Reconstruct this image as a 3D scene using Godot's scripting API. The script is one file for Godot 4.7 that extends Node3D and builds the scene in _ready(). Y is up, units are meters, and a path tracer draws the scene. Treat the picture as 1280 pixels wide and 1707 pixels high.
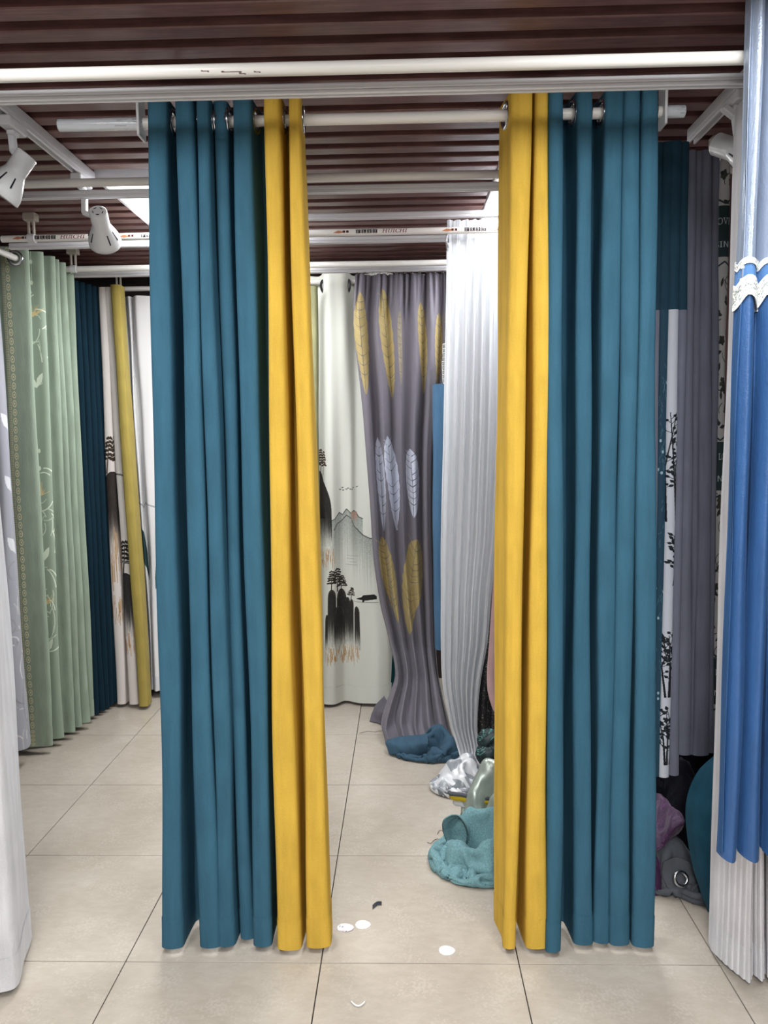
extends Node3D

const FOCAL := 1274.14   # focal length in pixels of the 1280 x 1707 frame
const EYE := Vector3(0, 1.585, 0)
const CEIL := 2.61       # underside of the ceiling slats
const ROD_H := 2.50      # height of the curtain poles
var look: Basis
var rng := RandomNumberGenerator.new()
var taken := {}
var M := {}
var T := {}

# ---------------------------------------------------------------- naming
func numbered(called: String) -> String:
	var n: int = taken.get(called, 0)
	taken[called] = n + 1
	return called if n == 0 else "%s_%03d" % [called, n]

func tag(o: Node, label: String, category: String, group := "") -> Node:
	o.set_meta("label", label)
	o.set_meta("category", category)
	if group != "":
		o.set_meta("group", group)
	return o

func thing(called: String, label: String, category: String, where := Vector3.ZERO, group := "") -> Node3D:
	var o := Node3D.new()
	o.name = numbered(called)
	add_child(o)
	o.position = where
	tag(o, label, category, group)
	return o

func put(called: String, mesh: Mesh, m: Material, parent: Node3D = null) -> MeshInstance3D:
	var o := MeshInstance3D.new()
	o.mesh = mesh
	o.material_override = m
	if parent == null:
		o.name = numbered(called)
		add_child(o)
	else:
		o.name = called
		parent.add_child(o, true)
		# the meshes are built in world axes; bring them to the thing's base
		var top: Node3D = parent
		var shift := Vector3.ZERO
		while top != self:
			shift += top.position
			top = top.get_parent()
		o.position = -shift
	return o

func struct_of(o: Node3D) -> Node3D:
	o.set_meta("kind", "structure")
	return o

# ---------------------------------------------------------------- camera geometry
func ray(px: float, py: float) -> Vector3:
	return look * Vector3(px - 640.0, 853.5 - py, -FOCAL)

func at(px: float, py: float, z: float) -> Vector3:
	var d := ray(px, py)
	return EYE + d * (-z / d.z)

func on(px: float, py: float, h: float) -> Vector3:
	var d := ray(px, py)
	return EYE + d * ((h - EYE.y) / d.y)

func px_of(p: Vector3) -> Vector2:
	var q := look.inverse() * (p - EYE)
	return Vector2(640.0 - q.x / q.z * FOCAL, 853.5 + q.y / q.z * FOCAL)

func xat(px: float, h: float, z: float) -> float:
	var x := 0.0
	for k in 3:
		var y := px_of(Vector3(x, h, -z)).y
		x = at(px, y, z).x
	return x

# ---------------------------------------------------------------- solids
func box(st: SurfaceTool, lo: Vector3, hi: Vector3, b := 0.0, tf := Transform3D.IDENTITY) -> void:
	# a box with bevelled edges: three layers of an octagonal outline in x and z
	var c := (lo + hi) / 2.0
	var s := (hi - lo) / 2.0
	b = minf(b, minf(s.x, minf(s.y, s.z)) * 0.6)
	if b <= 0.0:
		b = 0.0005
	var rings := []
	for l in [[-s.y, 1], [-s.y + b, 0], [s.y - b, 0], [s.y, 1]]:
		var i: float = b * l[1]
		var r := PackedVector3Array()
		for q in [[1, 1, 0], [1, 1, 1], [-1, 1, 1], [-1, 1, 0], [-1, -1, 0], [-1, -1, 1], [1, -1, 1], [1, -1, 0]]:
			var x: float = s.x - i
			var z: float = s.z - i
			if q[2] == 0: z -= b
			else: x -= b
			r.append(tf * (c + Vector3(q[0] * x, l[0], q[1] * z)))
		rings.append(r)
	st.set_smooth_group(-1)
	for k in 3:
		for j in 8:
			quad(st, rings[k][j], rings[k][(j + 1) % 8], rings[k + 1][(j + 1) % 8], rings[k + 1][j])
	for j in range(1, 7):
		tri(st, rings[0][0], rings[0][j + 1], rings[0][j])
		tri(st, rings[3][0], rings[3][j], rings[3][j + 1])

func tri(st: SurfaceTool, a: Vector3, b: Vector3, c: Vector3) -> void:
	st.add_vertex(a); st.add_vertex(b); st.add_vertex(c)

func quad(st: SurfaceTool, a: Vector3, b: Vector3, c: Vector3, d: Vector3) -> void:
	tri(st, a, b, c); tri(st, a, c, d)

func begin() -> SurfaceTool:
	var st := SurfaceTool.new()
	st.begin(Mesh.PRIMITIVE_TRIANGLES)
	return st

func done(st: SurfaceTool) -> ArrayMesh:
	st.generate_normals()
	return st.commit()

func boxes(list: Array, b := 0.002) -> ArrayMesh:
	var st := begin()
	for l in list:
		box(st, l[0], l[1], b)
	return done(st)

# a turned solid: profile of (radius, distance along the axis) from a, along dir
func lathe(profile: Array, a: Vector3, dir: Vector3, seg := 24, sharp := false) -> ArrayMesh:
	var w := dir.normalized()
	var u := w.cross(Vector3.UP if absf(w.y) < 0.9 else Vector3.RIGHT).normalized()
	var v := w.cross(u)
	var P := []
	var n := profile.size()
	var total := 0.0
	var cum := [0.0]
	for k in range(1, n):
		total += Vector2(profile[k]).distance_to(profile[k - 1])
		cum.append(total)
	var st := begin()
	st.set_smooth_group(-1 if sharp else 0)
	for k in n - 1:
		var p: Vector2 = profile[k]
		var q: Vector2 = profile[k + 1]
		for j in seg:
			var a0 := TAU * j / seg
			var a1 := TAU * (j + 1) / seg
			var c0 := u * cos(a0) + v * sin(a0)
			var c1 := u * cos(a1) + v * sin(a1)
			var pts := [a + w * p.y + c0 * p.x, a + w * p.y + c1 * p.x, a + w * q.y + c1 * q.x, a + w * q.y + c0 * q.x]
			var uv := [Vector2(cum[k] / total, float(j) / seg), Vector2(cum[k] / total, float(j + 1) / seg), Vector2(cum[k + 1] / total, float(j + 1) / seg), Vector2(cum[k + 1] / total, float(j) / seg)]
			# each ring of a turned solid has its own smooth group, so that rims stay crisp
			if sharp:
				st.set_smooth_group(k + 1)
			for t in [0, 1, 2, 0, 2, 3]:
				st.set_uv(uv[t])
				st.add_vertex(pts[t])
	return done(st)

func rod(a: Vector3, b: Vector3, r: float, seg := 20) -> ArrayMesh:
	var l := a.distance_to(b)
	return lathe([Vector2(0.0005, 0), Vector2(r * 0.9, 0), Vector2(r, r * 0.1), Vector2(r, l - r * 0.1), Vector2(r * 0.9, l), Vector2(0.0005, l)], a, b - a, seg, true)

func tube(pts: Array, r: float, seg := 8) -> ArrayMesh:
	var st := begin()
	st.set_smooth_group(1)
	var rings := []
	for k in pts.size():
		var d: Vector3 = (pts[mini(k + 1, pts.size() - 1)] - pts[maxi(k - 1, 0)]).normalized()
		var u := d.cross(Vector3.UP if absf(d.y) < 0.9 else Vector3.RIGHT).normalized()
		var v := d.cross(u)
		var ring := []
		for j in seg:
			ring.append(pts[k] + (u * cos(TAU * j / seg) + v * sin(TAU * j / seg)) * r)
		rings.append(ring)
	for k in pts.size() - 1:
		for j in seg:
			quad(st, rings[k][j], rings[k][(j + 1) % seg], rings[k + 1][(j + 1) % seg], rings[k + 1][j])
	for j in range(1, seg - 1):
		tri(st, rings[0][0], rings[0][j + 1], rings[0][j])
		tri(st, rings[-1][0], rings[-1][j], rings[-1][j + 1])
	return done(st)

func torus(at_: Vector3, axis: Vector3, r: float, w: float, t: float) -> ArrayMesh:
	# a flat metal eyelet: a rounded washer of radius r, width w and thickness t
	var p := []
	for k in 13:
		var a := TAU * k / 12.0
		p.append(Vector2(r + cos(a) * w / 2.0, -sin(a) * t / 2.0))
	return lathe(p, at_, axis, 28)

# ---------------------------------------------------------------- cloth
# keys: arrays of Vector2(x, depth). Returns the grid of a hanging sheet of cloth.
func hang(top: Array, bot: Array, ht: float, hb: float, o := {}) -> Dictionary:
	var rows: int = o.get("rows", 26)
	var step: float = o.get("step", 0.009)
	var smooth: int = o.get("smooth", 3)
	var wob: float = o.get("wob", 0.003)
	var sd: float = o.get("seed", 1.0)
	var tk := PackedVector2Array()
	var bk := PackedVector2Array()
	var keys := []
	for k in top.size():
		keys.append(tk.size())
		if k == top.size() - 1:
			tk.append(top[k]); bk.append(bot[k])
			break
		var l: float = maxf(Vector2(top[k]).distance_to(top[k + 1]), Vector2(bot[k]).distance_to(bot[k + 1]))
		var n := maxi(1, int(ceil(l / step)))
		for j in n:
			tk.append(Vector2(top[k]).lerp(top[k + 1], float(j) / n))
			bk.append(Vector2(bot[k]).lerp(bot[k + 1], float(j) / n))
	for pass_ in smooth:
		var t2 := tk.duplicate()
		var b2 := bk.duplicate()
		for k in range(1, tk.size() - 1):
			t2[k] = (tk[k - 1] + tk[k] * 2.0 + tk[k + 1]) / 4.0
			b2[k] = (bk[k - 1] + bk[k] * 2.0 + bk[k + 1]) / 4.0
		tk = t2
		bk = b2
	var bow = o.get("bow")
	var hbf = o.get("hbf")
	var htf = o.get("htf")
	var P := []
	var nc := tk.size()
	for r in rows:
		var t := float(r) / (rows - 1)
		if o.get("hem", 0.0) > 0.0:
			# let one row fall on the hem's seam
			var ts: float = 1.0 - o.hem / (ht - hb)
			t = t / (float(rows - 3) / (rows - 1)) * ts if r < rows - 2 else [(ts + 1.0) / 2.0, 1.0][r - (rows - 2)]
		if o.has("dense"):
			# a stretch of finer rows at the top, for the eyelets: [rows, metres]
			var dn: int = o.dense[0]
			var dt: float = o.dense[1] / (ht - hb)
			t = dt * r / dn if r < dn else (dt + (1.0 - o.hem / (ht - hb) - dt) * (r - dn) / (rows - 3.0 - dn) if r < rows - 2 else t)
		var line := PackedVector3Array()
		for c in nc:
			var f := float(c) / (nc - 1)
			var k: Vector2 = tk[c].lerp(bk[c], t)
			var s: float = c * step
			k.x += wob * sin(t * 7.0 + s * 9.0 + sd) * (0.3 + t) + wob * 0.5 * sin(t * 17.0 + s * 23.0 + sd * 3.0)
			k.y += wob * sin(t * 5.0 + s * 13.0 + sd * 2.0) * (0.3 + t) + wob * 0.5 * sin(t * 14.0 + s * 31.0 + sd)
			if bow != null:
				k += bow.call(t, f)
			var h0: float = htf.call(f) if htf != null else ht
			var h1: float = hbf.call(f) if hbf != null else hb
			line.append(Vector3(k.x, lerpf(h0, h1, t), -k.y))
		P.append(line)
	var g := finish(P)
	g.keys = keys
	return g

func finish(P: Array) -> Dictionary:
	var nr := P.size()
	var nc: int = P[0].size()
	var N := []
	for r in nr:
		var line := PackedVector3Array()
		for c in nc:
			var du: Vector3 = P[r][mini(c + 1, nc - 1)] - P[r][maxi(c - 1, 0)]
			var dv: Vector3 = P[mini(r + 1, nr - 1)][c] - P[maxi(r - 1, 0)][c]
			line.append(dv.cross(du).normalized())
		N.append(line)
	var U := PackedFloat32Array([0.0])
	var mid: PackedVector3Array = P[nr / 2]
	for c in range(1, nc):
		U.append(U[c - 1] + mid[c].distance_to(mid[c - 1]))
	return {"P": P, "N": N, "U": U, "keys": []}

# commits rows r0..r1, columns c0..c1 of a grid as one cloth of some thickness
func piece(called: String, g: Dictionary, m: Material, parent: Node3D, o := {}) -> MeshInstance3D:
	var P: Array = g.P
	var N: Array = g.N
	var nr := P.size()
	var nc: int = P[0].size()
	var r0: int = o.get("r0", 0)
	var r1: int = o.get("r1", nr - 1)
	var c0: int = o.get("c0", 0)
	var c1: int = o.get("c1", nc - 1)
	var off: float = o.get("off", 0.0)
	var th: float = o.get("thick", 0.003)
	var norm: bool = o.get("norm", false)
	var even: bool = o.get("even", false)
	var v0: Vector3 = P[r0][c0]
	var verts := PackedVector3Array()
	var norms := PackedVector3Array()
	var uvs := PackedVector2Array()
	var idx := PackedInt32Array()
	var w := c1 - c0 + 1
	var hh := r1 - r0 + 1
	var ulen: float = g.U[c1] - g.U[c0]
	for side in 2:
		for r in range(r0, r1 + 1):
			for c in range(c0, c1 + 1):
				var n: Vector3 = N[r][c]
				verts.append(P[r][c] + n * (off + (th if side == 0 else 0.0)))
				norms.append(n if side == 0 else -n)
				var u: float = g.U[c] - g.U[c0]
				var vv: float = P[0][c].y - P[r][c].y
				if g.has("vlen"):
					vv = g.vlen[r]
				if norm:
					u = float(c - c0) / (w - 1) if even else u / maxf(ulen, 0.001)
					vv = float(r - r0) / (hh - 1)
				uvs.append(Vector2(u, vv))
	var back := w * hh
	var holes: Array = o.get("holes", [])
	for r in hh - 1:
		for c in w - 1:
			var a := r * w + c
			var open := false
			for q in holes:
				if verts[a].distance_squared_to(q) < 0.0012 and ((verts[a] + verts[a + w + 1]) / 2.0).distance_to(q) < 0.032:
					open = true
			if open:
				continue
			idx.append_array([a, a + 1, a + w + 1, a, a + w + 1, a + w])
			a += back
			idx.append_array([a, a + w + 1, a + 1, a, a + w, a + w + 1])
	# close the edges
	var loop := []
	for c in w: loop.append(c)
	for r in range(1, hh): loop.append(r * w + w - 1)
	for c in range(w - 2, -1, -1): loop.append((hh - 1) * w + c)
	for r in range(hh - 2, 0, -1): loop.append(r * w)
	for k in loop.size():
		var a: int = loop[k]
		var b: int = loop[(k + 1) % loop.size()]
		idx.append_array([a, b + back, b, a, a + back, b + back])
	var arr := []
	arr.resize(Mesh.ARRAY_MAX)
	arr[Mesh.ARRAY_VERTEX] = verts
	arr[Mesh.ARRAY_NORMAL] = norms
	arr[Mesh.ARRAY_TEX_UV] = uvs
	arr[Mesh.ARRAY_INDEX] = idx
	var mesh := ArrayMesh.new()
	mesh.add_surface_from_arrays(Mesh.PRIMITIVE_TRIANGLES, arr)
	return put(called, mesh, m, parent)

# pleats that face the camera. folds: [top left, top right, bottom left, bottom right] pixels of each front face
func pleats(folds: Array, zf: float, zb: float, ht: float, hb: float, o := {}) -> Array:
	var out := [[], []]
	var marks := []
	var rd: float = o.get("round", 0.0)   # how far a front face curves back at its edges
	for e in 2:
		var h := ht if e == 0 else hb
		var keys := []
		for i in folds.size():
			var f: Array = folds[i]
			var z0: float = zf + (f[4] if f.size() > 4 else 0.0)
			var xl := xat(f[e * 2], h, z0)
			var xr := xat(f[e * 2 + 1], h, z0)
			var w := xr - xl
			if i == 0:
				var bl: float = o.get("start", 0.07)
				var lean: float = o.get("lean", 0.0)
				keys.append(Vector2(xl + 0.003 - lean, z0 + bl))
				keys.append(Vector2(xl - lean * 0.5, z0 + bl * 0.7))
				keys.append(Vector2(xl, z0 + bl * 0.4))
			keys.append_array([Vector2(xl, z0 + 0.006 + rd), Vector2(xl + w * 0.12, z0 + 0.001 + rd * 0.5), Vector2(xl + w * 0.5, z0 - 0.003), Vector2(xr - w * 0.12, z0 + 0.001 + rd * 0.5), Vector2(xr, z0 + 0.006 + rd)])
			if i < folds.size() - 1:
				var n: Array = folds[i + 1]
				var z1: float = zf + (n[4] if n.size() > 4 else 0.0)
				var nx := xat(n[e * 2], h, z1)
				var g := nx - xr
				keys.append(Vector2(xr + g * 0.02, lerpf(z0, zb, 0.3)))
				keys.append(Vector2(xr + g * 0.08, lerpf(z0, zb, 0.6)))
				keys.append(Vector2(xr + g * 0.16, zb - 0.018))
				if e == 0: marks.append(keys.size())
				keys.append(Vector2(xr + g * 0.5, zb))
				keys.append(Vector2(nx - g * 0.16, zb - 0.018))
				keys.append(Vector2(nx - g * 0.08, lerpf(z1, zb, 0.6)))
				keys.append(Vector2(nx - g * 0.02, lerpf(z1, zb, 0.3)))
			else:
				var br: float = o.get("end", 0.07)
				keys.append(Vector2(xr, z0 + br * 0.5))
				keys.append(Vector2(xr - 0.004, z0 + br))
		out[e] = keys
	return [out[0], out[1], marks]

# pleats of a curtain that hangs along a side wall; tips: [top px, bottom px, depth]
func side_pleats(tips: Array, reach: float, ht: float, hb: float) -> Array:
	var out := [[], []]
	for e in 2:
		var h := ht if e == 0 else hb
		var keys := []
		for i in tips.size():
			var t: Array = tips[i]
			var gap: float = (tips[i + 1][2] - t[2]) if i < tips.size() - 1 else (t[2] - tips[i - 1][2])
			var x := xat(t[e], h, t[2])
			var rr: float = t[3] if t.size() > 3 else reach
			if i == 0:
				keys.append(Vector2(x - rr, t[2] - gap * 0.3))
			keys.append_array([Vector2(x - rr * 0.5, t[2] - gap * 0.18), Vector2(x - 0.015, t[2] - 0.012), Vector2(x, t[2]), Vector2(x - 0.012, t[2] + 0.014), Vector2(x - rr * 0.5, t[2] + gap * 0.22), Vector2(x - rr, t[2] + gap * 0.5)])
		out[e] = keys
	return out

# a heap of crumpled cloth on the floor: outline points (x, depth) round the centre, closed underneath
func heap(outline: Array, height: float, o := {}) -> ArrayMesh:
	var sd: int = o.get("seed", 1)
	var wr: float = o.get("wrinkle", 0.3)
	var h0: float = o.get("base", 0.0)
	var seg := 110
	var rings := 44
	var n := FastNoiseLite.new()
	n.seed = sd
	n.noise_type = FastNoiseLite.TYPE_SIMPLEX_SMOOTH
	n.fractal_type = FastNoiseLite.FRACTAL_NONE
	n.frequency = o.get("freq", 3.2)
	n.domain_warp_enabled = true
	n.domain_warp_amplitude = 0.12
	n.domain_warp_frequency = 2.5
	var c := Vector2.ZERO
	for p in outline: c += p
	c /= outline.size()
	var k := outline.size()
	var rim := []
	for j in seg:
		var f := float(j) / seg * k
		var i := int(f)
		rim.append(Vector2(outline[i]).cubic_interpolate(outline[(i + 1) % k], outline[(i + k - 1) % k], outline[(i + 2) % k], f - i))
	var peak: Vector2 = o.get("peak", c)
	var verts := PackedVector3Array()
	var uvs := PackedVector2Array()
	for r in rings + 1:
		var t := float(r) / rings
		for j in seg:
			var p: Vector2 = peak.lerp(rim[j], t)
			var dome := pow(maxf(0.0, 1.0 - pow(t, 2.2)), 0.62)
			# rounded swells between sharp creases, large ones and small ones
			var q := absf(n.get_noise_2d(p.x + sd, p.y * 1.3))
			var q2 := absf(n.get_noise_2d(p.x * 2.3 - sd, p.y * 2.0 + 7.0))
			var swell := pow(minf(1.0, q * 2.6), 0.6)
			var small := pow(minf(1.0, q2 * 2.6), 0.6)
			var y: float = height * dome * (1.0 - wr + wr * (0.68 * swell + 0.32 * small))
			var out := (p - c) * wr * 0.22 * (swell - 0.5) * smoothstep(1.0, 0.75, t) * t
			verts.append(Vector3(p.x + out.x, h0 + maxf(0.004, y), -(p.y + out.y)))
			uvs.append(Vector2(p.x, p.y))
	for j in seg:
		var p: Vector2 = rim[j]
		verts.append(Vector3(p.x, h0 + 0.0005, -p.y))
		uvs.append(p)
	var st := begin()
	st.set_smooth_group(1)
	for r in rings + 1:
		for j in seg:
			var a := r * seg + j
			var b := r * seg + (j + 1) % seg
			for v in [a, b, b + seg, a, b + seg, a + seg]:
				st.set_uv(uvs[v])
				st.add_vertex(verts[v])
	return done(st)

# a loose sheet of cloth through rows of points (each row a list of Vector3, left to right)
func loose(rows: Array, nu := 24, nv := 24, wr := 0.0, sd := 1) -> Dictionary:
	var n := FastNoiseLite.new()
	n.seed = sd
	n.frequency = 4.0
	var P := []
	for r in nv:
		var fr := float(r) / (nv - 1) * (rows.size() - 1)
		var i := mini(int(fr), rows.size() - 2)
		var line := PackedVector3Array()
		for c in nu:
			var ps := []
			for q in [maxi(i - 1, 0), i, i + 1, mini(i + 2, rows.size() - 1)]:
				var row: Array = rows[q]
				var fc := float(c) / (nu - 1) * (row.size() - 1)
				var j := mini(int(fc), row.size() - 2)
				ps.append(Vector3(row[j]).cubic_interpolate(row[j + 1], row[maxi(j - 1, 0)], row[mini(j + 2, row.size() - 1)], fc - j))
			var p: Vector3 = Vector3(ps[1]).cubic_interpolate(ps[2], ps[0], ps[3], fr - i)
			if wr > 0.0:
				p += Vector3(n.get_noise_3d(p.x * 3, p.y * 3, p.z * 3), n.get_noise_3d(p.x * 3 + 9, p.y * 3, p.z * 3), n.get_noise_3d(p.x * 3, p.y * 3 + 9, p.z * 3)) * wr
			line.append(p)
		P.append(line)
	var g := finish(P)
	var vl := PackedFloat32Array([0.0])
	for r in range(1, nv):
		vl.append(vl[r - 1] + P[r][nu / 2].distance_to(P[r - 1][nu / 2]))
	g.vlen = vl
	return g

# one swelling fold of a heap: a soft lump of cloth at c with radii r, turned by basis b
func lobe(c: Vector3, r: Vector3, b: Basis, sd: int, amp := 0.25, freq := 7.0) -> ArrayMesh:
	var n := FastNoiseLite.new()
	n.seed = sd
	n.noise_type = FastNoiseLite.TYPE_SIMPLEX_SMOOTH
	n.fractal_type = FastNoiseLite.FRACTAL_NONE
	n.frequency = freq
	n.domain_warp_enabled = true
	n.domain_warp_amplitude = 0.06
	n.domain_warp_frequency = 6.0
	var nu := 56
	var nv := 32
	var V := []
	var UV := []
	for i in nv + 1:
		var th := PI * i / nv
		var line := []
		var lu := []
		for j in nu:
			var ph := TAU * j / nu
			var d := Vector3(sin(th) * cos(ph), cos(th), sin(th) * sin(ph))
			var p := c + b * (d * r)
			# long creases run along the lump's own length
			var q := b.inverse() * (p - c)
			var k := absf(n.get_noise_3d(q.x * 0.45 + sd, q.y, q.z))
			var k2 := absf(n.get_noise_3d(q.x * 1.1, q.y * 2.2 + sd, q.z * 2.2))
			var s := 1.0 - amp * (1.0 - pow(minf(1.0, k * 3.0), 0.6)) - amp * 0.35 * (1.0 - pow(minf(1.0, k2 * 3.0), 0.6))
			p = c + b * (d * r * s)
			p.y = maxf(p.y, 0.002 + 0.0005 * d.y)
			line.append(p)
			lu.append(Vector2(d.x * r.x + d.z * r.z * 0.3, th * (r.y + r.z) * 0.5 + d.z * r.z * 0.5))
		V.append(line)
		UV.append(lu)
	var st := begin()
	st.set_smooth_group(1)
	for i in nv:
		for j in nu:
			var j2 := (j + 1) % nu
			for q in [[i, j], [i, j2], [i + 1, j2], [i, j], [i + 1, j2], [i + 1, j]]:
				st.set_uv(UV[q[0]][q[1]])
				st.add_vertex(V[q[0]][q[1]])
	return done(st)

# folds of a heap: [px, py, depth, rx, ry, rz, turn about z, turn about y]
func folds_of(o: Node3D, m: Material, list: Array, sd: int, amp := 0.25, freq := 7.0) -> void:
	for i in list.size():
		var q: Array = list[i]
		put("fold", lobe(at(q[0], q[1], q[2]), Vector3(q[3], q[4], q[5]), Basis(Vector3.UP, q[7]) * Basis(Vector3.BACK, q[6]), sd + i * 7, amp, freq), m, o)

# drops a sheet of cloth and gathers it into an oval on the floor, over round bodies, till it lies in folds.
# size: of the flat sheet in metres; oval: the ground it ends up on; bodies: [centre, radii]
func settle(n: int, mid: Vector3, size: Vector2, turn: float, oval_: Vector2, bodies: Array, steps: int, sd: int) -> Dictionary:
	var g := FastNoiseLite.new()
	g.seed = sd
	g.frequency = 11.0
	var P := PackedVector3Array()
	var b := Basis(Vector3.UP, turn)
	for i in n:
		for j in n:
			var u := (float(j) / (n - 1) - 0.5) * size.x
			var v := (float(i) / (n - 1) - 0.5) * size.y
			P.append(mid + b * Vector3(u, g.get_noise_2d(u, v) * 0.05, v))
	var Q := P.duplicate()
	var lu := size.x / (n - 1)
	var lv := size.y / (n - 1)
	var ld := sqrt(lu * lu + lv * lv)
	var kinds := [[1, 0, lu, 0.5], [0, 1, lv, 0.5], [1, 1, ld, 0.3], [-1, 1, ld, 0.3], [2, 0, lu * 2.0, 0.06], [0, 2, lv * 2.0, 0.06]]
	var full := maxf(size.x, size.y) * 0.75
	for s in steps:
		var f := smoothstep(0.0, 0.75, float(s) / steps)
		var rx := lerpf(full, oval_.x, f)
		var rz := lerpf(full, oval_.y, f)
		for k in P.size():
			var p := P[k]
			var v := (p - Q[k]) * 0.88
			Q[k] = p
			P[k] = p + v.limit_length(0.012) + Vector3(0, -0.0014, 0)
		for it in 3:
			for q in kinds:
				var di: int = q[1]
				var dj: int = q[0]
				var l: float = q[2]
				var st: float = q[3]
				var off := di * n + dj
				for i in n - di:
					for j in range(maxi(0, -dj), n - maxi(0, dj)):
						var a := i * n + j
						var d := P[a + off] - P[a]
						var m := d.length()
						d *= st * (m - l) / maxf(m, 0.0001)
						P[a] += d
						P[a + off] -= d
			for k in P.size():
				var p := P[k]
				for bd in bodies:
					var c: Vector3 = bd[0]
					var rr: Vector3 = bd[1]
					var loc := (p - c) / rr
					var ll := loc.length_squared()
					if ll < 1.0:
						p = c + rr * loc / maxf(sqrt(ll), 0.01)
				var ex := (p.x - mid.x) / rx
				var ez := (p.z - mid.z) / rz
				var e := ex * ex + ez * ez
				if e > 1.0:
					e = lerpf(1.0, 1.0 / sqrt(e), 0.5)
					p.x = mid.x + (p.x - mid.x) * e
					p.z = mid.z + (p.z - mid.z) * e
				if p.y < 0.005:
					p.y = 0.005
				P[k] = p
	var rows := []
	for i in n:
		rows.append(Array(P.slice(i * n, i * n + n)))
	return loose(rows, n * 2, n * 2)

# ---------------------------------------------------------------- painting (grain, weave and flat print)
func canvas(w: int, h: int, c: Color) -> Image:
	var i := Image.create(w, h, false, Image.FORMAT_RGBA8)
	i.fill(c)
	return i

func poly(img: Image, pts: Array, c: Color) -> void:
	var y0 := 1e9
	var y1 := -1e9
	for p in pts:
		y0 = minf(y0, p.y); y1 = maxf(y1, p.y)
	for y in range(maxi(0, int(floor(y0))), mini(img.get_height() - 1, int(ceil(y1))) + 1):
		var xs := []
		var yy := y + 0.5
		for k in pts.size():
			var a: Vector2 = pts[k]
			var b: Vector2 = pts[(k + 1) % pts.size()]
			if (a.y <= yy) != (b.y <= yy):
				xs.append(a.x + (yy - a.y) / (b.y - a.y) * (b.x - a.x))
		xs.sort()
		for k in range(0, xs.size() - 1, 2):
			var x0 := int(round(xs[k]))
			var x1 := maxi(int(round(xs[k + 1])), x0 + 1)
			img.fill_rect(Rect2i(x0, y, x1 - x0, 1).intersection(Rect2i(0, 0, img.get_width(), img.get_height())), c)

func stroke(img: Image, pts: Array, w: float, c: Color, w2 := -1.0) -> void:
	if w2 < 0.0: w2 = w
	for k in pts.size() - 1:
		var a: Vector2 = pts[k]
		var b: Vector2 = pts[k + 1]
		var n := (b - a).orthogonal().normalized() * 0.5
		var wa := lerpf(w, w2, float(k) / (pts.size() - 1))
		var wb := lerpf(w, w2, float(k + 1) / (pts.size() - 1))
		poly(img, [a + n * wa, b + n * wb, b - n * wb, a - n * wa], c)

func oval(img: Image, at_: Vector2, rx: float, ry: float, c: Color, turn := 0.0) -> void:
	var pts := []
	for k in 14:
		pts.append(at_ + Vector2(cos(TAU * k / 14.0) * rx, sin(TAU * k / 14.0) * ry).rotated(turn))
	poly(img, pts, c)

func leaf(img: Image, a: Vector2, b: Vector2, w: float, c: Color) -> void:
	var n := (b - a).orthogonal().normalized() * w
	poly(img, [a, a.lerp(b, 0.25) + n * 0.7, a.lerp(b, 0.5) + n, a.lerp(b, 0.8) + n * 0.5, b, a.lerp(b, 0.8) - n * 0.5, a.lerp(b, 0.5) - n, a.lerp(b, 0.25) - n * 0.7], c)

func arc(c: Vector2, r: Vector2, a0: float, a1: float, n := 10) -> Array:
	var out := []
	for k in n + 1:
		var a := lerpf(a0, a1, float(k) / n)
		out.append(c + Vector2(cos(a) * r.x, sin(a) * r.y))
	return out

# lettering: the triangles of a TextMesh filled into the picture
func words(img: Image, s: String, at_: Vector2, size: Vector2, c: Color, font := "Droid Serif", slant := 0.0, turn := 0.0) -> void:
	var f := SystemFont.new()
	f.font_names = PackedStringArray([font])
	var tm := TextMesh.new()
	tm.text = s
	tm.font = f
	tm.font_size = 64
	tm.pixel_size = 1.0 / 64.0
	tm.depth = 0.0
	tm.curve_step = 2.0
	var arr := tm.get_mesh_arrays()
	var v: PackedVector3Array = arr[Mesh.ARRAY_VERTEX]
	var ix = arr[Mesh.ARRAY_INDEX]
	if v.is_empty():
		return
	var lo := Vector2(1e9, 1e9)
	var hi := Vector2(-1e9, -1e9)
	for p in v:
		lo = lo.min(Vector2(p.x, p.y)); hi = hi.max(Vector2(p.x, p.y))
	var n: int = ix.size() if ix != null and ix.size() > 0 else v.size()
	for t in range(0, n - 2, 3):
		var q := []
		for k in 3:
			var p: Vector3 = v[ix[t + k]] if ix != null and ix.size() > 0 else v[t + k]
			var u := Vector2((p.x - lo.x) / (hi.x - lo.x), (hi.y - p.y) / (hi.y - lo.y))
			u.x += slant * (1.0 - u.y)
			q.append(at_ + (u * size).rotated(turn))
		poly(img, q, c)

func tex(img: Image) -> ImageTexture:
	return ImageTexture.create_from_image(img)

func grey_noise(w: int, h: int, freq: float, sd: int, oct := 3) -> Image:
	var n := FastNoiseLite.new()
	n.seed = sd
	n.frequency = freq
	n.fractal_octaves = oct
	n.noise_type = FastNoiseLite.TYPE_SIMPLEX_SMOOTH
	return n.get_seamless_image(w, h)

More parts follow.
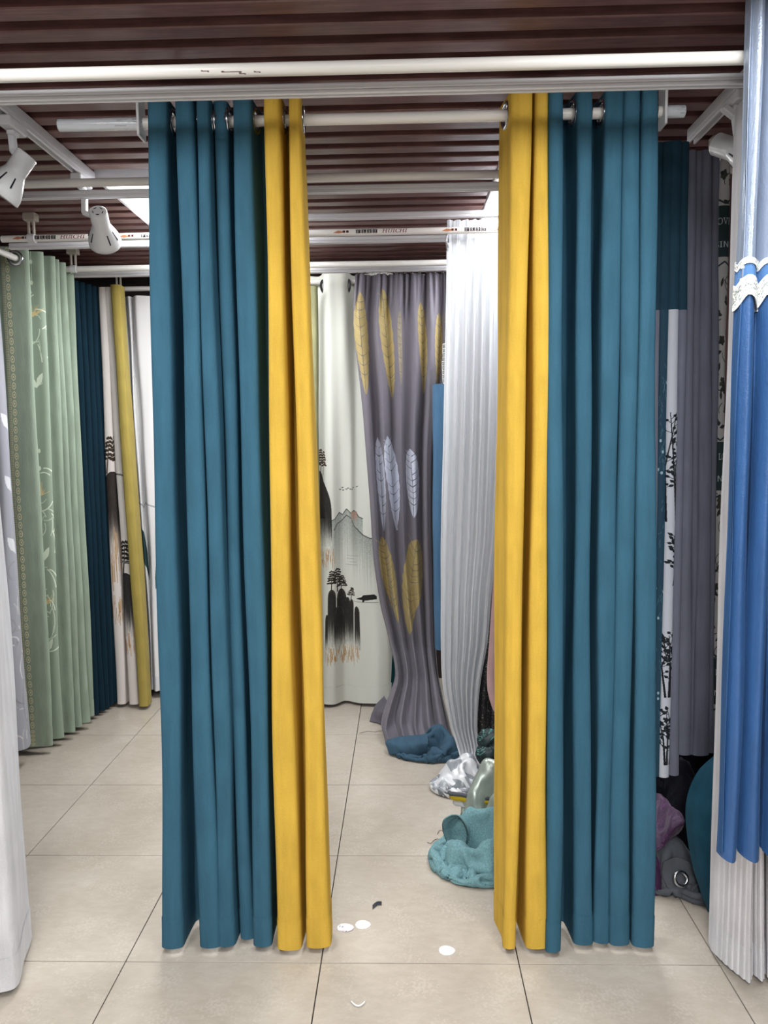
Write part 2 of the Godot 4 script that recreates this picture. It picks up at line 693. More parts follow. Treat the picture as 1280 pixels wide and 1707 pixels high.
# grain between two tones: several grey pictures weighted and mixed
func grain(w: int, h: int, layers: Array, a: Color, b: Color) -> Image:
	var sum := PackedFloat32Array()
	sum.resize(w * h)
	for l in layers:
		var src: Image = l[0]
		if src.get_width() != w or src.get_height() != h:
			src.resize(w, h, Image.INTERPOLATE_CUBIC)
		src.convert(Image.FORMAT_L8)
		var d := src.get_data()
		var k: float = l[1] / 255.0
		for i in w * h:
			sum[i] += d[i] * k
	var out := PackedByteArray()
	out.resize(w * h * 3)
	for i in w * h:
		var t := clampf(sum[i], 0.0, 1.0)
		out[i * 3] = int(lerpf(a.r, b.r, t) * 255.0)
		out[i * 3 + 1] = int(lerpf(a.g, b.g, t) * 255.0)
		out[i * 3 + 2] = int(lerpf(a.b, b.b, t) * 255.0)
	return Image.create_from_data(w, h, false, Image.FORMAT_RGB8, out)

func rgb8(r: int, g: int, b: int) -> Color:
	return Color(r / 255.0, g / 255.0, b / 255.0)

func mat(c: Color, rough := 0.8, o := {}) -> StandardMaterial3D:
	var m := StandardMaterial3D.new()
	m.albedo_color = c
	m.roughness = rough
	m.metallic = o.get("metal", 0.0)
	m.metallic_specular = o.get("spec", 0.5)
	if o.has("tex"):
		m.albedo_texture = o.tex
	if o.has("normal"):
		m.normal_enabled = true
		m.normal_texture = o.normal
		m.normal_scale = o.get("nscale", 0.5)
	if o.has("scale"):
		m.uv1_scale = o.scale
	if o.has("offset"):
		m.uv1_offset = o.offset
	if o.get("world", false):
		m.uv1_triplanar = true
		m.uv1_world_triplanar = true
	if o.has("rim"):
		m.rim_enabled = true
		m.rim = o.rim
		m.rim_tint = 0.6
	if o.has("back"):
		m.backlight_enabled = true
		m.backlight = o.back
	if o.has("alpha"):
		m.transparency = BaseMaterial3D.TRANSPARENCY_ALPHA
		m.albedo_color.a = o.alpha
	m.cull_mode = BaseMaterial3D.CULL_DISABLED if o.get("two", false) else BaseMaterial3D.CULL_BACK
	return m

func cloth(c: Color, o := {}) -> StandardMaterial3D:
	var d := {"tex": T.weave, "normal": T.weave_normal, "nscale": 0.35, "scale": Vector3(2.6, 2.0, 1), "spec": 0.25, "rim": 0.25}
	d.merge(o, true)
	return mat(c, o.get("rough", 0.85), d)

func pine(img: Image, at_: Vector2, s: Vector2, lean: float, c: Color) -> void:
	# an ink pine: a bare trunk and flat tiers of needles
	var top := at_ + Vector2(lean, -1.0) * s
	stroke(img, [at_, at_.lerp(top, 0.5) + Vector2(lean * 4, 0), top], maxf(2.0, s.x * 0.10), c, 1.5)
	for k in 6:
		var p := at_.lerp(top, 0.42 + 0.11 * k)
		var w := s.x * (0.52 - 0.06 * k)
		for q in [-1.0, 1.0]:
			var e := p + Vector2(q * w * rng.randf_range(0.6, 1.0), s.y * 0.05)
			stroke(img, [p, e], 1.6, c)
			for j in 4:
				oval(img, p.lerp(e, 0.3 + 0.24 * j) + Vector2(0, -s.y * 0.02 + rng.randf_range(-2, 2)), w * 0.24, s.y * 0.034, c)

func crag(img: Image, x0: float, x1: float, top: float, bot: float, c: Color, fade: Color) -> void:
	# an ink rock with a rounded head whose foot breaks up into dry brush strokes
	var w := x1 - x0
	var n := FastNoiseLite.new()
	n.seed = int(x0 * 3.0 + top)
	n.frequency = 0.5
	for x in range(maxi(0, int(x0)), mini(img.get_width(), int(x1) + 1)):
		var s := clampf((x - (x0 + x1) / 2.0) / (w / 2.0), -1.0, 1.0)
		var y0 := top + (1.0 - sqrt(1.0 - s * s)) * minf(w * 0.9, (bot - top) * 0.5)
		var fall := 0.45 + 0.25 * n.get_noise_1d(x * 0.35) + 0.2 * n.get_noise_1d(x * 2.0)
		for y in range(int(y0), mini(img.get_height(), int(bot))):
			var t := (y - y0) / maxf(bot - y0, 1.0)
			var k := n.get_noise_2d(x * 1.3, y * 0.05)
			var ink := clampf((1.0 - smoothstep(fall, 1.05, t)) + k * 0.5 * t, 0.0, 1.0)
			var body := c.lerp(Color(0.36, 0.33, 0.29), clampf(k * 0.9 + 0.10, 0.0, 0.6))
			img.set_pixel(x, y, fade.lerp(body, ink) if y > y0 + 3 else c)

func gilt(img: Image, x0: float, x1: float, y: float, l: float, c: Color) -> void:
	for k in int((x1 - x0) * 0.55):
		var x := rng.randf_range(x0, x1)
		var s := rng.randf_range(-0.6, 0.3) * l
		img.fill_rect(Rect2i(int(x), int(y + s), 2, int(rng.randf_range(0.2, 0.7) * l)), c.lerp(Color(0.85, 0.78, 0.66), rng.randf() * 0.5))

func feather(img: Image, a: Vector2, b: Vector2, w: float, c: Color, vein: Color, bars := 9) -> void:
	var n := (b - a).orthogonal().normalized()
	var left := []
	var right := []
	for k in 19:
		var t := k / 18.0
		var s := w * pow(maxf(0.0, sin(PI * pow(t, 0.8))), 0.7) * (0.92 if k % 2 else 1.0)
		var mid := a.lerp(b, t) + n * w * 0.12 * sin(t * PI)
		left.append(mid + n * s)
		right.push_front(mid - n * s)
	poly(img, left + right, c)
	for k in bars * 3:
		var t := rng.randf_range(0.08, 0.9)
		var p := a.lerp(b, t)
		var q := -1.0 if k % 2 else 1.0
		stroke(img, [p, p + n * q * w * rng.randf_range(0.4, 0.8) + (a - b).normalized() * w * 0.5], 2.0, c.lerp(Color.WHITE, 0.18), 1.0)
	stroke(img, [a, a.lerp(b, 0.5) + n * w * 0.12, b], 2.5, vein)
	for k in bars:
		var p := a.lerp(b, 0.12 + 0.78 * k / bars) + n * w * 0.1
		var d := (a - b).normalized() * w * 0.75
		for q in [-1.0, 1.0]:
			if rng.randf() < 0.8:
				stroke(img, [p, p + n * q * w * 0.4 + d * 0.25, p + n * q * w * 0.8 + d * 0.7], rng.randf_range(2.0, 5.0), vein, 1.0)

func make_textures() -> void:
	T.weave_img = grain(256, 256, [[grey_noise(256, 24, 0.05, 3), 0.5], [grey_noise(256, 256, 0.35, 5, 2), 0.3], [grey_noise(128, 128, 0.02, 8), 0.3]], Color(0.84, 0.84, 0.84), Color(1, 1, 1))
	T.weave = tex(T.weave_img)
	var nm := grain(256, 256, [[grey_noise(256, 64, 0.2, 21, 2), 0.6], [grey_noise(256, 256, 0.4, 22, 2), 0.5]], Color.BLACK, Color.WHITE)
	nm.bump_map_to_normal_map(1.6)
	T.weave_normal = tex(nm)
	T.floor = tex(grain(1024, 1024, [[grey_noise(512, 512, 0.006, 31, 4), 0.55], [grey_noise(512, 1024, 0.05, 33, 4), 0.33], [grey_noise(512, 1024, 0.2, 34, 2), 0.16]], Color(0.80, 0.775, 0.745), Color(0.96, 0.955, 0.945)))
	var tile_img: Image = T.floor.get_image()
	var pa := grey_noise(1024, 1024, 0.010, 43, 2).get_data()
	var pb := grey_noise(1024, 1024, 0.13, 44, 3)
	pb.resize(1024, 512, Image.INTERPOLATE_BILINEAR)
	var pbd := pb.get_data()
	var fd := tile_img.get_data()
	for y in 1024:
		for x in 1024:
			var k := y * 1024 + x
			var t := (pa[k] - 130) * 0.010 + (pbd[(y / 2) * 1024 + x] - 150) * 0.016
			if t > 0.30:
				var w := minf(0.32, (t - 0.30) * 0.6)
				fd[k * 3] = int(lerpf(fd[k * 3], 255, w))
				fd[k * 3 + 1] = int(lerpf(fd[k * 3 + 1], 255, w))
				fd[k * 3 + 2] = int(lerpf(fd[k * 3 + 2], 255, w))
	T.floor = tex(Image.create_from_data(1024, 1024, false, Image.FORMAT_RGB8, fd))
	T.wood = tex(grain(512, 256, [[grey_noise(48, 256, 0.08, 51, 3), 0.6], [grey_noise(512, 256, 0.02, 52), 0.3], [grey_noise(128, 256, 0.4, 53, 2), 0.2]], Color(0.62, 0.6, 0.6), Color(1, 1, 1)))
	T.heather = tex(grain(256, 256, [[grey_noise(256, 256, 0.15, 61, 3), 0.7], [grey_noise(256, 256, 0.5, 62, 2), 0.4]], Color(0.66, 0.70, 0.72), Color(1, 1, 1)))

	# landscape print of the curtain on the back wall; painted in the photo's own proportions
	var bg := Color(0.84, 0.85, 0.815)
	var im := canvas(512, 2048, bg)
	var s := Vector2(512.0 / 155.0, 2048.0 / 705.0)
	var L := func(x, y): return (Vector2(x, y) - Vector2(500, 465)) * s
	var ink := Color(0.10, 0.10, 0.09)
	# far ridges
	for ridge in [[[555, 855], [562, 852], [570, 842], [576, 846], [582, 836], [590, 842], [597, 837], [603, 840], [607, 848], [612, 851], [640, 852], [640, 900], [555, 900]], [[560, 870], [566, 860], [575, 855], [582, 846], [590, 850], [597, 862], [605, 868], [612, 878], [620, 884], [640, 890], [640, 930], [560, 930]]]:
		var pts := []
		for p in ridge: pts.append(L.call(p[0], p[1]))
		var top: Array = pts.slice(0, 10)
		for i in 9:
			var n := int(top[i + 1].x - top[i].x)
			for j in maxi(n, 1):
				var p: Vector2 = top[i].lerp(top[i + 1], float(j) / maxi(n, 1))
				var depth := rng.randf_range(120, 300)
				for y in range(0, 300, 3):
					var f := clampf(1.0 - y / depth, 0.0, 1.0) * rng.randf_range(0.35, 1.0)
					if int(p.x) >= 0 and int(p.x) < 512:
						im.fill_rect(Rect2i(int(p.x), int(p.y) + y, 1, 3), bg.lerp(Color(0.40, 0.44, 0.42), f * 0.85))
		stroke(im, top, 4.0, Color(0.28, 0.30, 0.29))
	for k in 40:
		var p: Vector2 = L.call(rng.randf_range(591, 603), 839 + rng.randf() * 3)
		im.fill_rect(Rect2i(int(p.x), int(p.y), 2, int(rng.randf_range(10, 40))), Color(0.74, 0.58, 0.50))
	# tall crag on the left and the islet below
	var a: Vector2 = L.call(500, 782)
	var b: Vector2 = L.call(557, 895)
	crag(im, a.x, b.x, a.y, b.y, ink, bg)
	crag(im, a.x, L.call(546, 0).x, L.call(0, 768).y, L.call(0, 850).y, Color(0.16, 0.14, 0.12), ink)
	gilt(im, a.x, L.call(562, 0).x, L.call(0, 912).y, 70, Color(0.66, 0.48, 0.28))
	for q in [[528, 778, 0.1], [536, 776, 0.05], [543, 780, 0.12]]:
		pine(im, L.call(q[0], q[1]), Vector2(44, 110), q[2], Color(0.22, 0.16, 0.10))
	for q in [[543, 1007, 553, 1065], [550, 966, 563, 1060], [565, 966, 580, 1060], [578, 980, 586, 1060], [585, 983, 594, 1062], [596, 994, 606, 1066], [560, 992, 578, 1066]]:
		var p0: Vector2 = L.call(q[0], q[1])
		var p1: Vector2 = L.call(q[2], q[3])
		crag(im, p0.x, p1.x, p0.y, p1.y, ink, bg)
		stroke(im, arc(Vector2((p0.x + p1.x) / 2, p0.y + (p1.x - p0.x) * 0.8), Vector2((p1.x - p0.x) * 0.4, (p1.x - p0.x) * 0.7), PI, TAU), 2.0, Color(0.3, 0.28, 0.24))
	gilt(im, L.call(543, 0).x, L.call(606, 0).x, L.call(0, 1072).y, 70, Color(0.66, 0.50, 0.30))
	for q in [[556, 968, 0.05, 58, 95], [566, 970, 0.0, 70, 110], [572, 972, 0.15, 50, 80], [588, 984, 0.2, 50, 60]]:
		pine(im, L.call(q[0], q[1]), Vector2(q[3], q[4]), q[2], Color(0.15, 0.11, 0.08))
	# pavilion boat, birds and cloud lines
	poly(im, [L.call(601, 981), L.call(609, 979), L.call(611, 976), L.call(623, 976), L.call(626, 979), L.call(626, 984), L.call(612, 985), L.call(612, 988), L.call(610, 988), L.call(610, 984)], ink)
	stroke(im, [L.call(594, 985), L.call(628, 990)], 2.0, Color(0.4, 0.4, 0.38))
	for q in [[572, 806], [576, 803], [577, 807], [582, 805], [585, 803], [589, 804], [593, 804], [596, 801], [605, 799]]:
		var p: Vector2 = L.call(q[0], q[1])
		stroke(im, [p + Vector2(-5, -3), p, p + Vector2(5, -4)], 3.0, ink)
	for q in [[582, 911, 607], [582, 916, 596], [586, 921, 602], [580, 926, 604]]:
		stroke(im, [L.call(q[0], q[1]), L.call(q[2], q[1])], 2.0, Color(0.6, 0.62, 0.6))
	T.landscape = tex(im)

	# the same kind of print on the beige pleats at the left
	im = canvas(256, 1024, Color(0.87, 0.84, 0.82))
	crag(im, 0, 128, 440, 640, Color(0.15, 0.12, 0.11), Color(0.87, 0.84, 0.82))
	gilt(im, 10, 128, 640, 110, Color(0.66, 0.5, 0.3))
	gilt(im, 10, 120, 780, 60, Color(0.66, 0.5, 0.3))
	pine(im, Vector2(40, 445), Vector2(60, 90), 0.3, Color(0.2, 0.16, 0.1))
	pine(im, Vector2(90, 450), Vector2(60, 100), 0.0, Color(0.2, 0.16, 0.1))
	crag(im, 140, 256, 690, 850, Color(0.12, 0.12, 0.12), Color(0.87, 0.84, 0.82))
	gilt(im, 140, 256, 860, 60, Color(0.66, 0.45, 0.25))
	pine(im, Vector2(190, 700), Vector2(80, 90), 0.2, Color(0.1, 0.09, 0.08))
	stroke(im, arc(Vector2(190, 470), Vector2(50, 24), PI, TAU), 4, Color(0.4, 0.4, 0.4))
	stroke(im, [Vector2(150, 660), Vector2(230, 664)], 3, Color(0.5, 0.5, 0.5))
	T.beige_print = tex(im)

	# white curtain: a large dark green plume and faint hills
	im = canvas(256, 1024, Color(0.89, 0.89, 0.89))
	stroke(im, [Vector2(30, 560), Vector2(60, 540), Vector2(110, 560), Vector2(150, 545), Vector2(210, 560), Vector2(256, 535)], 4, Color(0.62, 0.64, 0.66))
	leaf(im, Vector2(70, 600), Vector2(110, 760), 22, Color(0.14, 0.26, 0.26))
	stroke(im, [Vector2(110, 760), Vector2(150, 690)], 4, Color(0.14, 0.26, 0.26))
	leaf(im, Vector2(256, 640), Vector2(195, 780), 28, Color(0.26, 0.38, 0.38))
	stroke(im, [Vector2(230, 640), Vector2(256, 600)], 6, Color(0.14, 0.26, 0.26))
	leaf(im, Vector2(215, 820), Vector2(200, 890), 6, Color(0.1, 0.14, 0.16))
	T.plume = tex(im)

	# purple grey curtain with gold and white feathers
	im = canvas(512, 2048, Color(0.41, 0.395, 0.435))
	var edge := func(y):
		var t := clampf((y - 467.0) / 653.0, 0.0, 1.0)
		var ks := [[0.0, 592], [0.13, 589], [0.306, 602], [0.43, 609], [0.57, 616], [0.71, 622], [0.836, 633], [0.93, 649], [1.0, 662]]
		var rs := [[0.0, 742], [0.13, 742], [0.306, 737], [0.43, 731], [0.57, 729], [1.0, 729]]
		var o := [0.0, 0.0]
		for e in 2:
			var q: Array = [ks, rs][e]
			for k in q.size() - 1:
				if t >= q[k][0]:
					o[e] = lerpf(q[k][1], q[k + 1][1], clampf((t - q[k][0]) / (q[k + 1][0] - q[k][0]), 0, 1))
		return o
	var LL := func(x, y):
		var e = edge.call(y)
		return Vector2((x - e[0]) / (e[1] - e[0]) * 512.0, (y - 467.0) / 653.0 * 0.8 * 2048.0)
	var gold := Color(0.62, 0.55, 0.35)
	var dim := Color(0.52, 0.48, 0.40)
	var vein := Color(0.40, 0.37, 0.33)
	for q in [[611, 662, 601, 498, 40], [655, 668, 638, 492, 38], [708, 662, 700, 515, 30], [728, 655, 730, 535, 26]]:
		feather(im, LL.call(q[2], q[3]), LL.call(q[0], q[1]), q[4], gold, vein, 9)
	feather(im, LL.call(666, 530), LL.call(668, 650), 14, dim, vein, 9)
	for q in [[629, 730, 640, 890, 32], [645, 728, 662, 885, 48], [684, 750, 690, 866, 44]]:
		feather(im, LL.call(q[0], q[1]), LL.call(q[2], q[3]), q[4], Color(0.72, 0.74, 0.80), Color(0.30, 0.30, 0.33), 9)
		leaf(im, LL.call(q[0], q[1]), LL.call(q[0] + 1, q[1] + 30), 8, Color(0.72, 0.74, 0.8))
	stroke(im, [LL.call(660, 870), LL.call(663, 885)], 12, Color(0.72, 0.74, 0.8))
	for q in [[636, 895, 664, 1042, 58], [694, 898, 682, 1062, 84]]:
		feather(im, LL.call(q[0], q[1]), LL.call(q[2], q[3]), q[4], gold, vein, 11)
	T.feathers = tex(im)

	# gold chain trim and white embroidery of the green curtain
	im = canvas(64, 2048, Color(0.55, 0.61, 0.54))
	for k in 60:
		var y := 17.0 + k * 34.0
		stroke(im, arc(Vector2(44, y), Vector2(12, 12), 0, TAU, 12), 4, Color(0.86, 0.83, 0.66))
		oval(im, Vector2(44, y), 4, 4, Color(0.9, 0.86, 0.7))
		for j in 4:
			oval(im, Vector2(20, y - 12 + j * 9), 3, 3, Color(0.8, 0.74, 0.6))
			stroke(im, [Vector2(4, y - 12 + j * 9), Vector2(14, y - 12 + j * 9)], 3, Color(0.78, 0.72, 0.56))
	T.chain = tex(im)
	im = canvas(128, 2048, Color(0.565, 0.63, 0.56))
	var pale := Color(0.88, 0.92, 0.84)
	for q in [[60, 190, 480], [60, 900, 1180], [60, 1350, 1560]]:
		for k in 26:
			var y := rng.randf_range(q[1], q[2])
			var x := rng.randf_range(20, 100)
			stroke(im, arc(Vector2(x, y), Vector2(rng.randf_range(30, 70), rng.randf_range(40, 110)), (q[1] + k * 1.3), (q[1] + k * 1.3) + rng.randf_range(0.7, 1.5)), 5, pale.lerp(Color(0.6, 0.68, 0.6), rng.randf() * 0.6))
		for k in 16:
			var d := Vector2(0, -1).rotated(rng.randf_range(-1.3, 1.3)) * rng.randf_range(20, 70)
			stroke(im, [Vector2(64, q[1] + 60.0), Vector2(64, q[1] + 60.0) + d], 4, Color(0.88, 0.78, 0.55), 1)
		leaf(im, Vector2(30, q[2] + 10.0), Vector2(70, q[2] + 50.0), 14, pale)
		leaf(im, Vector2(100, q[2] - 10.0), Vector2(64, q[2] + 50.0), 14, pale)
	for y in [40, 120, 780, 850, 1260, 1310, 1900, 1960]:
		oval(im, Vector2(64, y), 7, 9, pale)
	stroke(im, [Vector2(64, 0), Vector2(64, 120)], 3, pale)
	stroke(im, [Vector2(64, 1200), Vector2(64, 1310)], 2, pale)
	T.embroidery = tex(im)
	# silver curls at the foot of the grey lace curtain
	im = canvas(256, 1024, Color(0.62, 0.63, 0.67))
	for k in 170:
		var y := 1024.0 - pow(rng.randf(), 1.3) * 430.0
		var x := rng.randf_range(60, 256)
		stroke(im, arc(Vector2(x, y), Vector2(rng.randf_range(8, 30), rng.randf_range(12, 50)), rng.randf() * TAU, rng.randf() * TAU + 1.5), 3, Color(0.84, 0.84, 0.84).lerp(Color(0.45, 0.46, 0.48), rng.randf() * 0.8))
	for k in 3:
		leaf(im, Vector2(210, 300 + k * 130), Vector2(240, 340 + k * 130), 12, Color(0.85, 0.86, 0.88))
	T.curls = tex(im)

	# strips of the curtain on the right: black saplings on white, and specks on teal
	im = canvas(128, 2048, Color(0.80, 0.82, 0.86))
	for q in [[430, 900], [960, 1180], [1400, 1680], [1750, 1990]]:
		for k in 4:
			var x := rng.randf_range(30, 100)
			var path := [Vector2(x, q[1]), Vector2(x + rng.randf_range(-15, 15), lerpf(q[1], q[0], 0.5)), Vector2(x + rng.randf_range(-40, 40), q[0])]
			stroke(im, path, 7, Color(0.06, 0.09, 0.11), 2)
			for j in 13:
				var t := rng.randf_range(0.25, 1.0)
				var p: Vector2 = path[0].lerp(path[1], t * 2) if t < 0.5 else path[1].lerp(path[2], t * 2 - 1)
				var d := Vector2(rng.randf_range(-1, 1), rng.randf_range(-0.9, -0.1)).normalized() * rng.randf_range(20, 46)
				stroke(im, [p, p + d * 0.5], 2, Color(0.06, 0.09, 0.11))
				leaf(im, p + d * 0.4, p + d, 6, Color(0.08, 0.12, 0.14))
	T.saplings = tex(im)
	im = canvas(128, 2048, Color(0.12, 0.26, 0.34))
	for k in 420:
		var p := Vector2(rng.randf_range(0, 128), rng.randf_range(200, 2048))
		stroke(im, [p, p + Vector2(rng.randf_range(-6, 6), rng.randf_range(8, 26))], 2, Color(0.28, 0.42, 0.50))
	for k in 40:
		oval(im, Vector2(rng.randf_range(30, 100), rng.randf_range(200, 2048)), 4, 7, Color(0.6, 0.72, 0.76))
	T.specks = tex(im)

	# black flowers with dark lettered bands
	im = canvas(256, 2048, Color(0.74, 0.74, 0.73))
	var fl := Color(0.17, 0.19, 0.18)
	for yy in range(0, 2048, 24):
		var y := float(yy)
		var x := rng.randf_range(10, 246)
		stroke(im, arc(Vector2(x, y), Vector2(44, 30), rng.randf() * 3, rng.randf() * 3 + 2), 3, fl)
		for k in 5:
			leaf(im, Vector2(x, y), Vector2(x, y) + Vector2(0, -20).rotated(TAU * k / 5.0 + rng.randf()), 9, fl.lerp(Color(0.34, 0.33, 0.26), rng.randf() * 0.6))
		var lp := Vector2(rng.randf_range(30, 220), y + 37)
		leaf(im, lp, lp + Vector2(30, -18).rotated(rng.randf() * 6), 7, fl)
	for q in [[150, "LOVE I", "SING"], [950, "WE LOVE", "SING."], [1725, "WE LOVE", "SING."]]:
		im.fill_rect(Rect2i(0, q[0], 256, 170), Color(0.15, 0.23, 0.24))
		var zig := []
		for k in 9:
			zig.append(Vector2(k * 32, q[0] - 6 - (14 if k % 2 else 0)))
		stroke(im, zig, 6, Color(0.15, 0.23, 0.24))
		zig = []
		for k in 9:
			zig.append(Vector2(k * 32, q[0] + 186 + (14 if k % 2 else 0)))
		stroke(im, zig, 6, Color(0.15, 0.23, 0.24))
		words(im, q[1], Vector2(66, q[0] + 40), Vector2(124, 22), Color(0.78, 0.82, 0.82))
		words(im, q[2], Vector2(78, q[0] + 118), Vector2(104, 20), Color(0.74, 0.8, 0.8), "Droid Sans")
	T.flowers = tex(im)

	# white lace: cords and small holes
	im = canvas(512, 128, Color(0.92, 0.92, 0.90))
	for k in 700:
		var p := Vector2(rng.randf_range(0, 512), rng.randf_range(16, 112))
		oval(im, p, rng.randf_range(2, 5), rng.randf_range(2, 5), Color(0.42, 0.46, 0.48).lerp(Color(0.6, 0.66, 0.62), rng.randf()))
	for k in 160:
		stroke(im, arc(Vector2(rng.randf_range(0, 512), rng.randf_range(10, 118)), Vector2(14, 12), rng.randf() * 6, rng.randf() * 6 + 2), 3, Color(0.98, 0.98, 0.95))
	im.fill_rect(Rect2i(0, 0, 512, 10), Color(0.97, 0.97, 0.95))
	im.fill_rect(Rect2i(0, 118, 512, 10), Color(0.97, 0.97, 0.95))
	T.lace = tex(im)

	# the pole's print: a small orange mark, four block characters and a name in dark red italics, over and over
	im = canvas(2048, 128, Color(0.93, 0.92, 0.90))
	var step := 0.475 / 2.36 * 2048.0
	for k in 6:
		var x := 118.0 + (k - 0) * step - 60.0
		poly(im, [Vector2(x, 70), Vector2(x + 20, 56), Vector2(x + 50, 66), Vector2(x + 22, 73)], Color(0.74, 0.48, 0.34))
		im.fill_rect(Rect2i(int(x + 38), 56, 9, 14), Color(0.3, 0.12, 0.1))
		im.fill_rect(Rect2i(int(x + 51), 56, 9, 14), Color(0.3, 0.12, 0.1))
		for j in 4:
			var q := x + 88.0 + j * 21.0
			im.fill_rect(Rect2i(int(q), 50, 18, 24), Color(0.08, 0.07, 0.08))
			for l in 3:
				im.fill_rect(Rect2i(int(q) + 2, 54 + l * 7, 14 - (l + j) % 3 * 3, 2), Color(0.75, 0.74, 0.73))
			im.fill_rect(Rect2i(int(q) + 5 + j * 2, 52, 2, 20), Color(0.75, 0.74, 0.73))
		words(im, "HUICHI", Vector2(x + 186, 49), Vector2(94, 25), Color(0.45, 0.10, 0.10), "Droid Serif", 0.04)
	T.pole_print = tex(im)
	im = canvas(1024, 64, Color(0.92, 0.91, 0.89))
	for q in [[420, 36, 6], [436, 38, 16], [450, 41, 5], [462, 39, 5]]:
		stroke(im, [Vector2(q[0], q[1]), Vector2(q[0] + q[2], q[1] + 1)], 1.2, Color(0.3, 0.2, 0.2))
	T.pole_scuffed = tex(im)

	# grey and white geometric print of the shiny cloth, purple scrolls, green script, fretwork
	im = canvas(256, 256, Color(0.86, 0.87, 0.88))
	for k in 22:
		var p := Vector2(rng.randf_range(0, 256), rng.randf_range(0, 256))
		poly(im, [p, p + Vector2(50, 14), p + Vector2(36, 52), p + Vector2(-14, 34)], Color(0.40, 0.43, 0.46).lerp(Color(0.7, 0.72, 0.74), rng.randf()))
	T.shards = tex(im)
	im = canvas(256, 256, Color(0.21, 0.07, 0.23))
	for k in 60:
		stroke(im, arc(Vector2(rng.randf_range(0, 256), rng.randf_range(0, 256)), Vector2(rng.randf_range(6, 20), rng.randf_range(6, 20)), rng.randf() * 6, rng.randf() * 6 + 3), 2, Color(0.42, 0.20, 0.44))
	T.scrolls = tex(im)
	im = canvas(128, 128, Color(0.02, 0.13, 0.14))
	for k in 16:
		stroke(im, arc(Vector2(rng.randf_range(0, 128), rng.randf_range(0, 128)), Vector2(14, 5), rng.randf() * 6, rng.randf() * 6 + 3), 3, Color(0.3, 0.5, 0.48))
	T.script = tex(im)
	im = canvas(64, 256, Color(0.84, 0.85, 0.82))
	for k in 9:
		var y := 12 + k * 27
		stroke(im, [Vector2(8, y), Vector2(56, y), Vector2(56, y + 16), Vector2(20, y + 16), Vector2(20, y + 8), Vector2(44, y + 8)], 4, Color(0.08, 0.08, 0.08))
	T.fret = tex(im)
	im = canvas(128, 128, Color(0.17, 0.17, 0.18))
	for k in 260:
		oval(im, Vector2(rng.randf_range(0, 128), rng.randf_range(0, 128)), 1.2, 1.2, Color(0.5, 0.48, 0.46).lerp(Color(0.8, 0.78, 0.74), rng.randf()))
	T.sequins = tex(im)
	# printed round of paper on the floor
	im = canvas(128, 128, Color(0.93, 0.88, 0.89))
	im.fill_rect(Rect2i(0, 0, 40, 128), Color(0.95, 0.95, 0.96))
	words(im, "PICA", Vector2(20, 96), Vector2(62, 22), Color(0.1, 0.12, 0.2), "Droid Sans", 0.0, 0.1)
	words(im, "A P", Vector2(16, 40), Vector2(34, 18), Color(0.1, 0.12, 0.2), "Droid Sans", 0.0, 0.4)
	T.round_print = tex(im)
	# clear plastic wrap left on the pole ends
	im = canvas(256, 64, Color(0.80, 0.82, 0.84))
	for k in 40:
		var p := Vector2(rng.randf_range(0, 256), rng.randf_range(0, 64))
		stroke(im, [p, p + Vector2(rng.randf_range(20, 90), rng.randf_range(-2, 2))], 1.5, Color(0.95, 0.95, 0.95).lerp(Color(0.55, 0.56, 0.6), rng.randf()))
	T.wrap = tex(im)

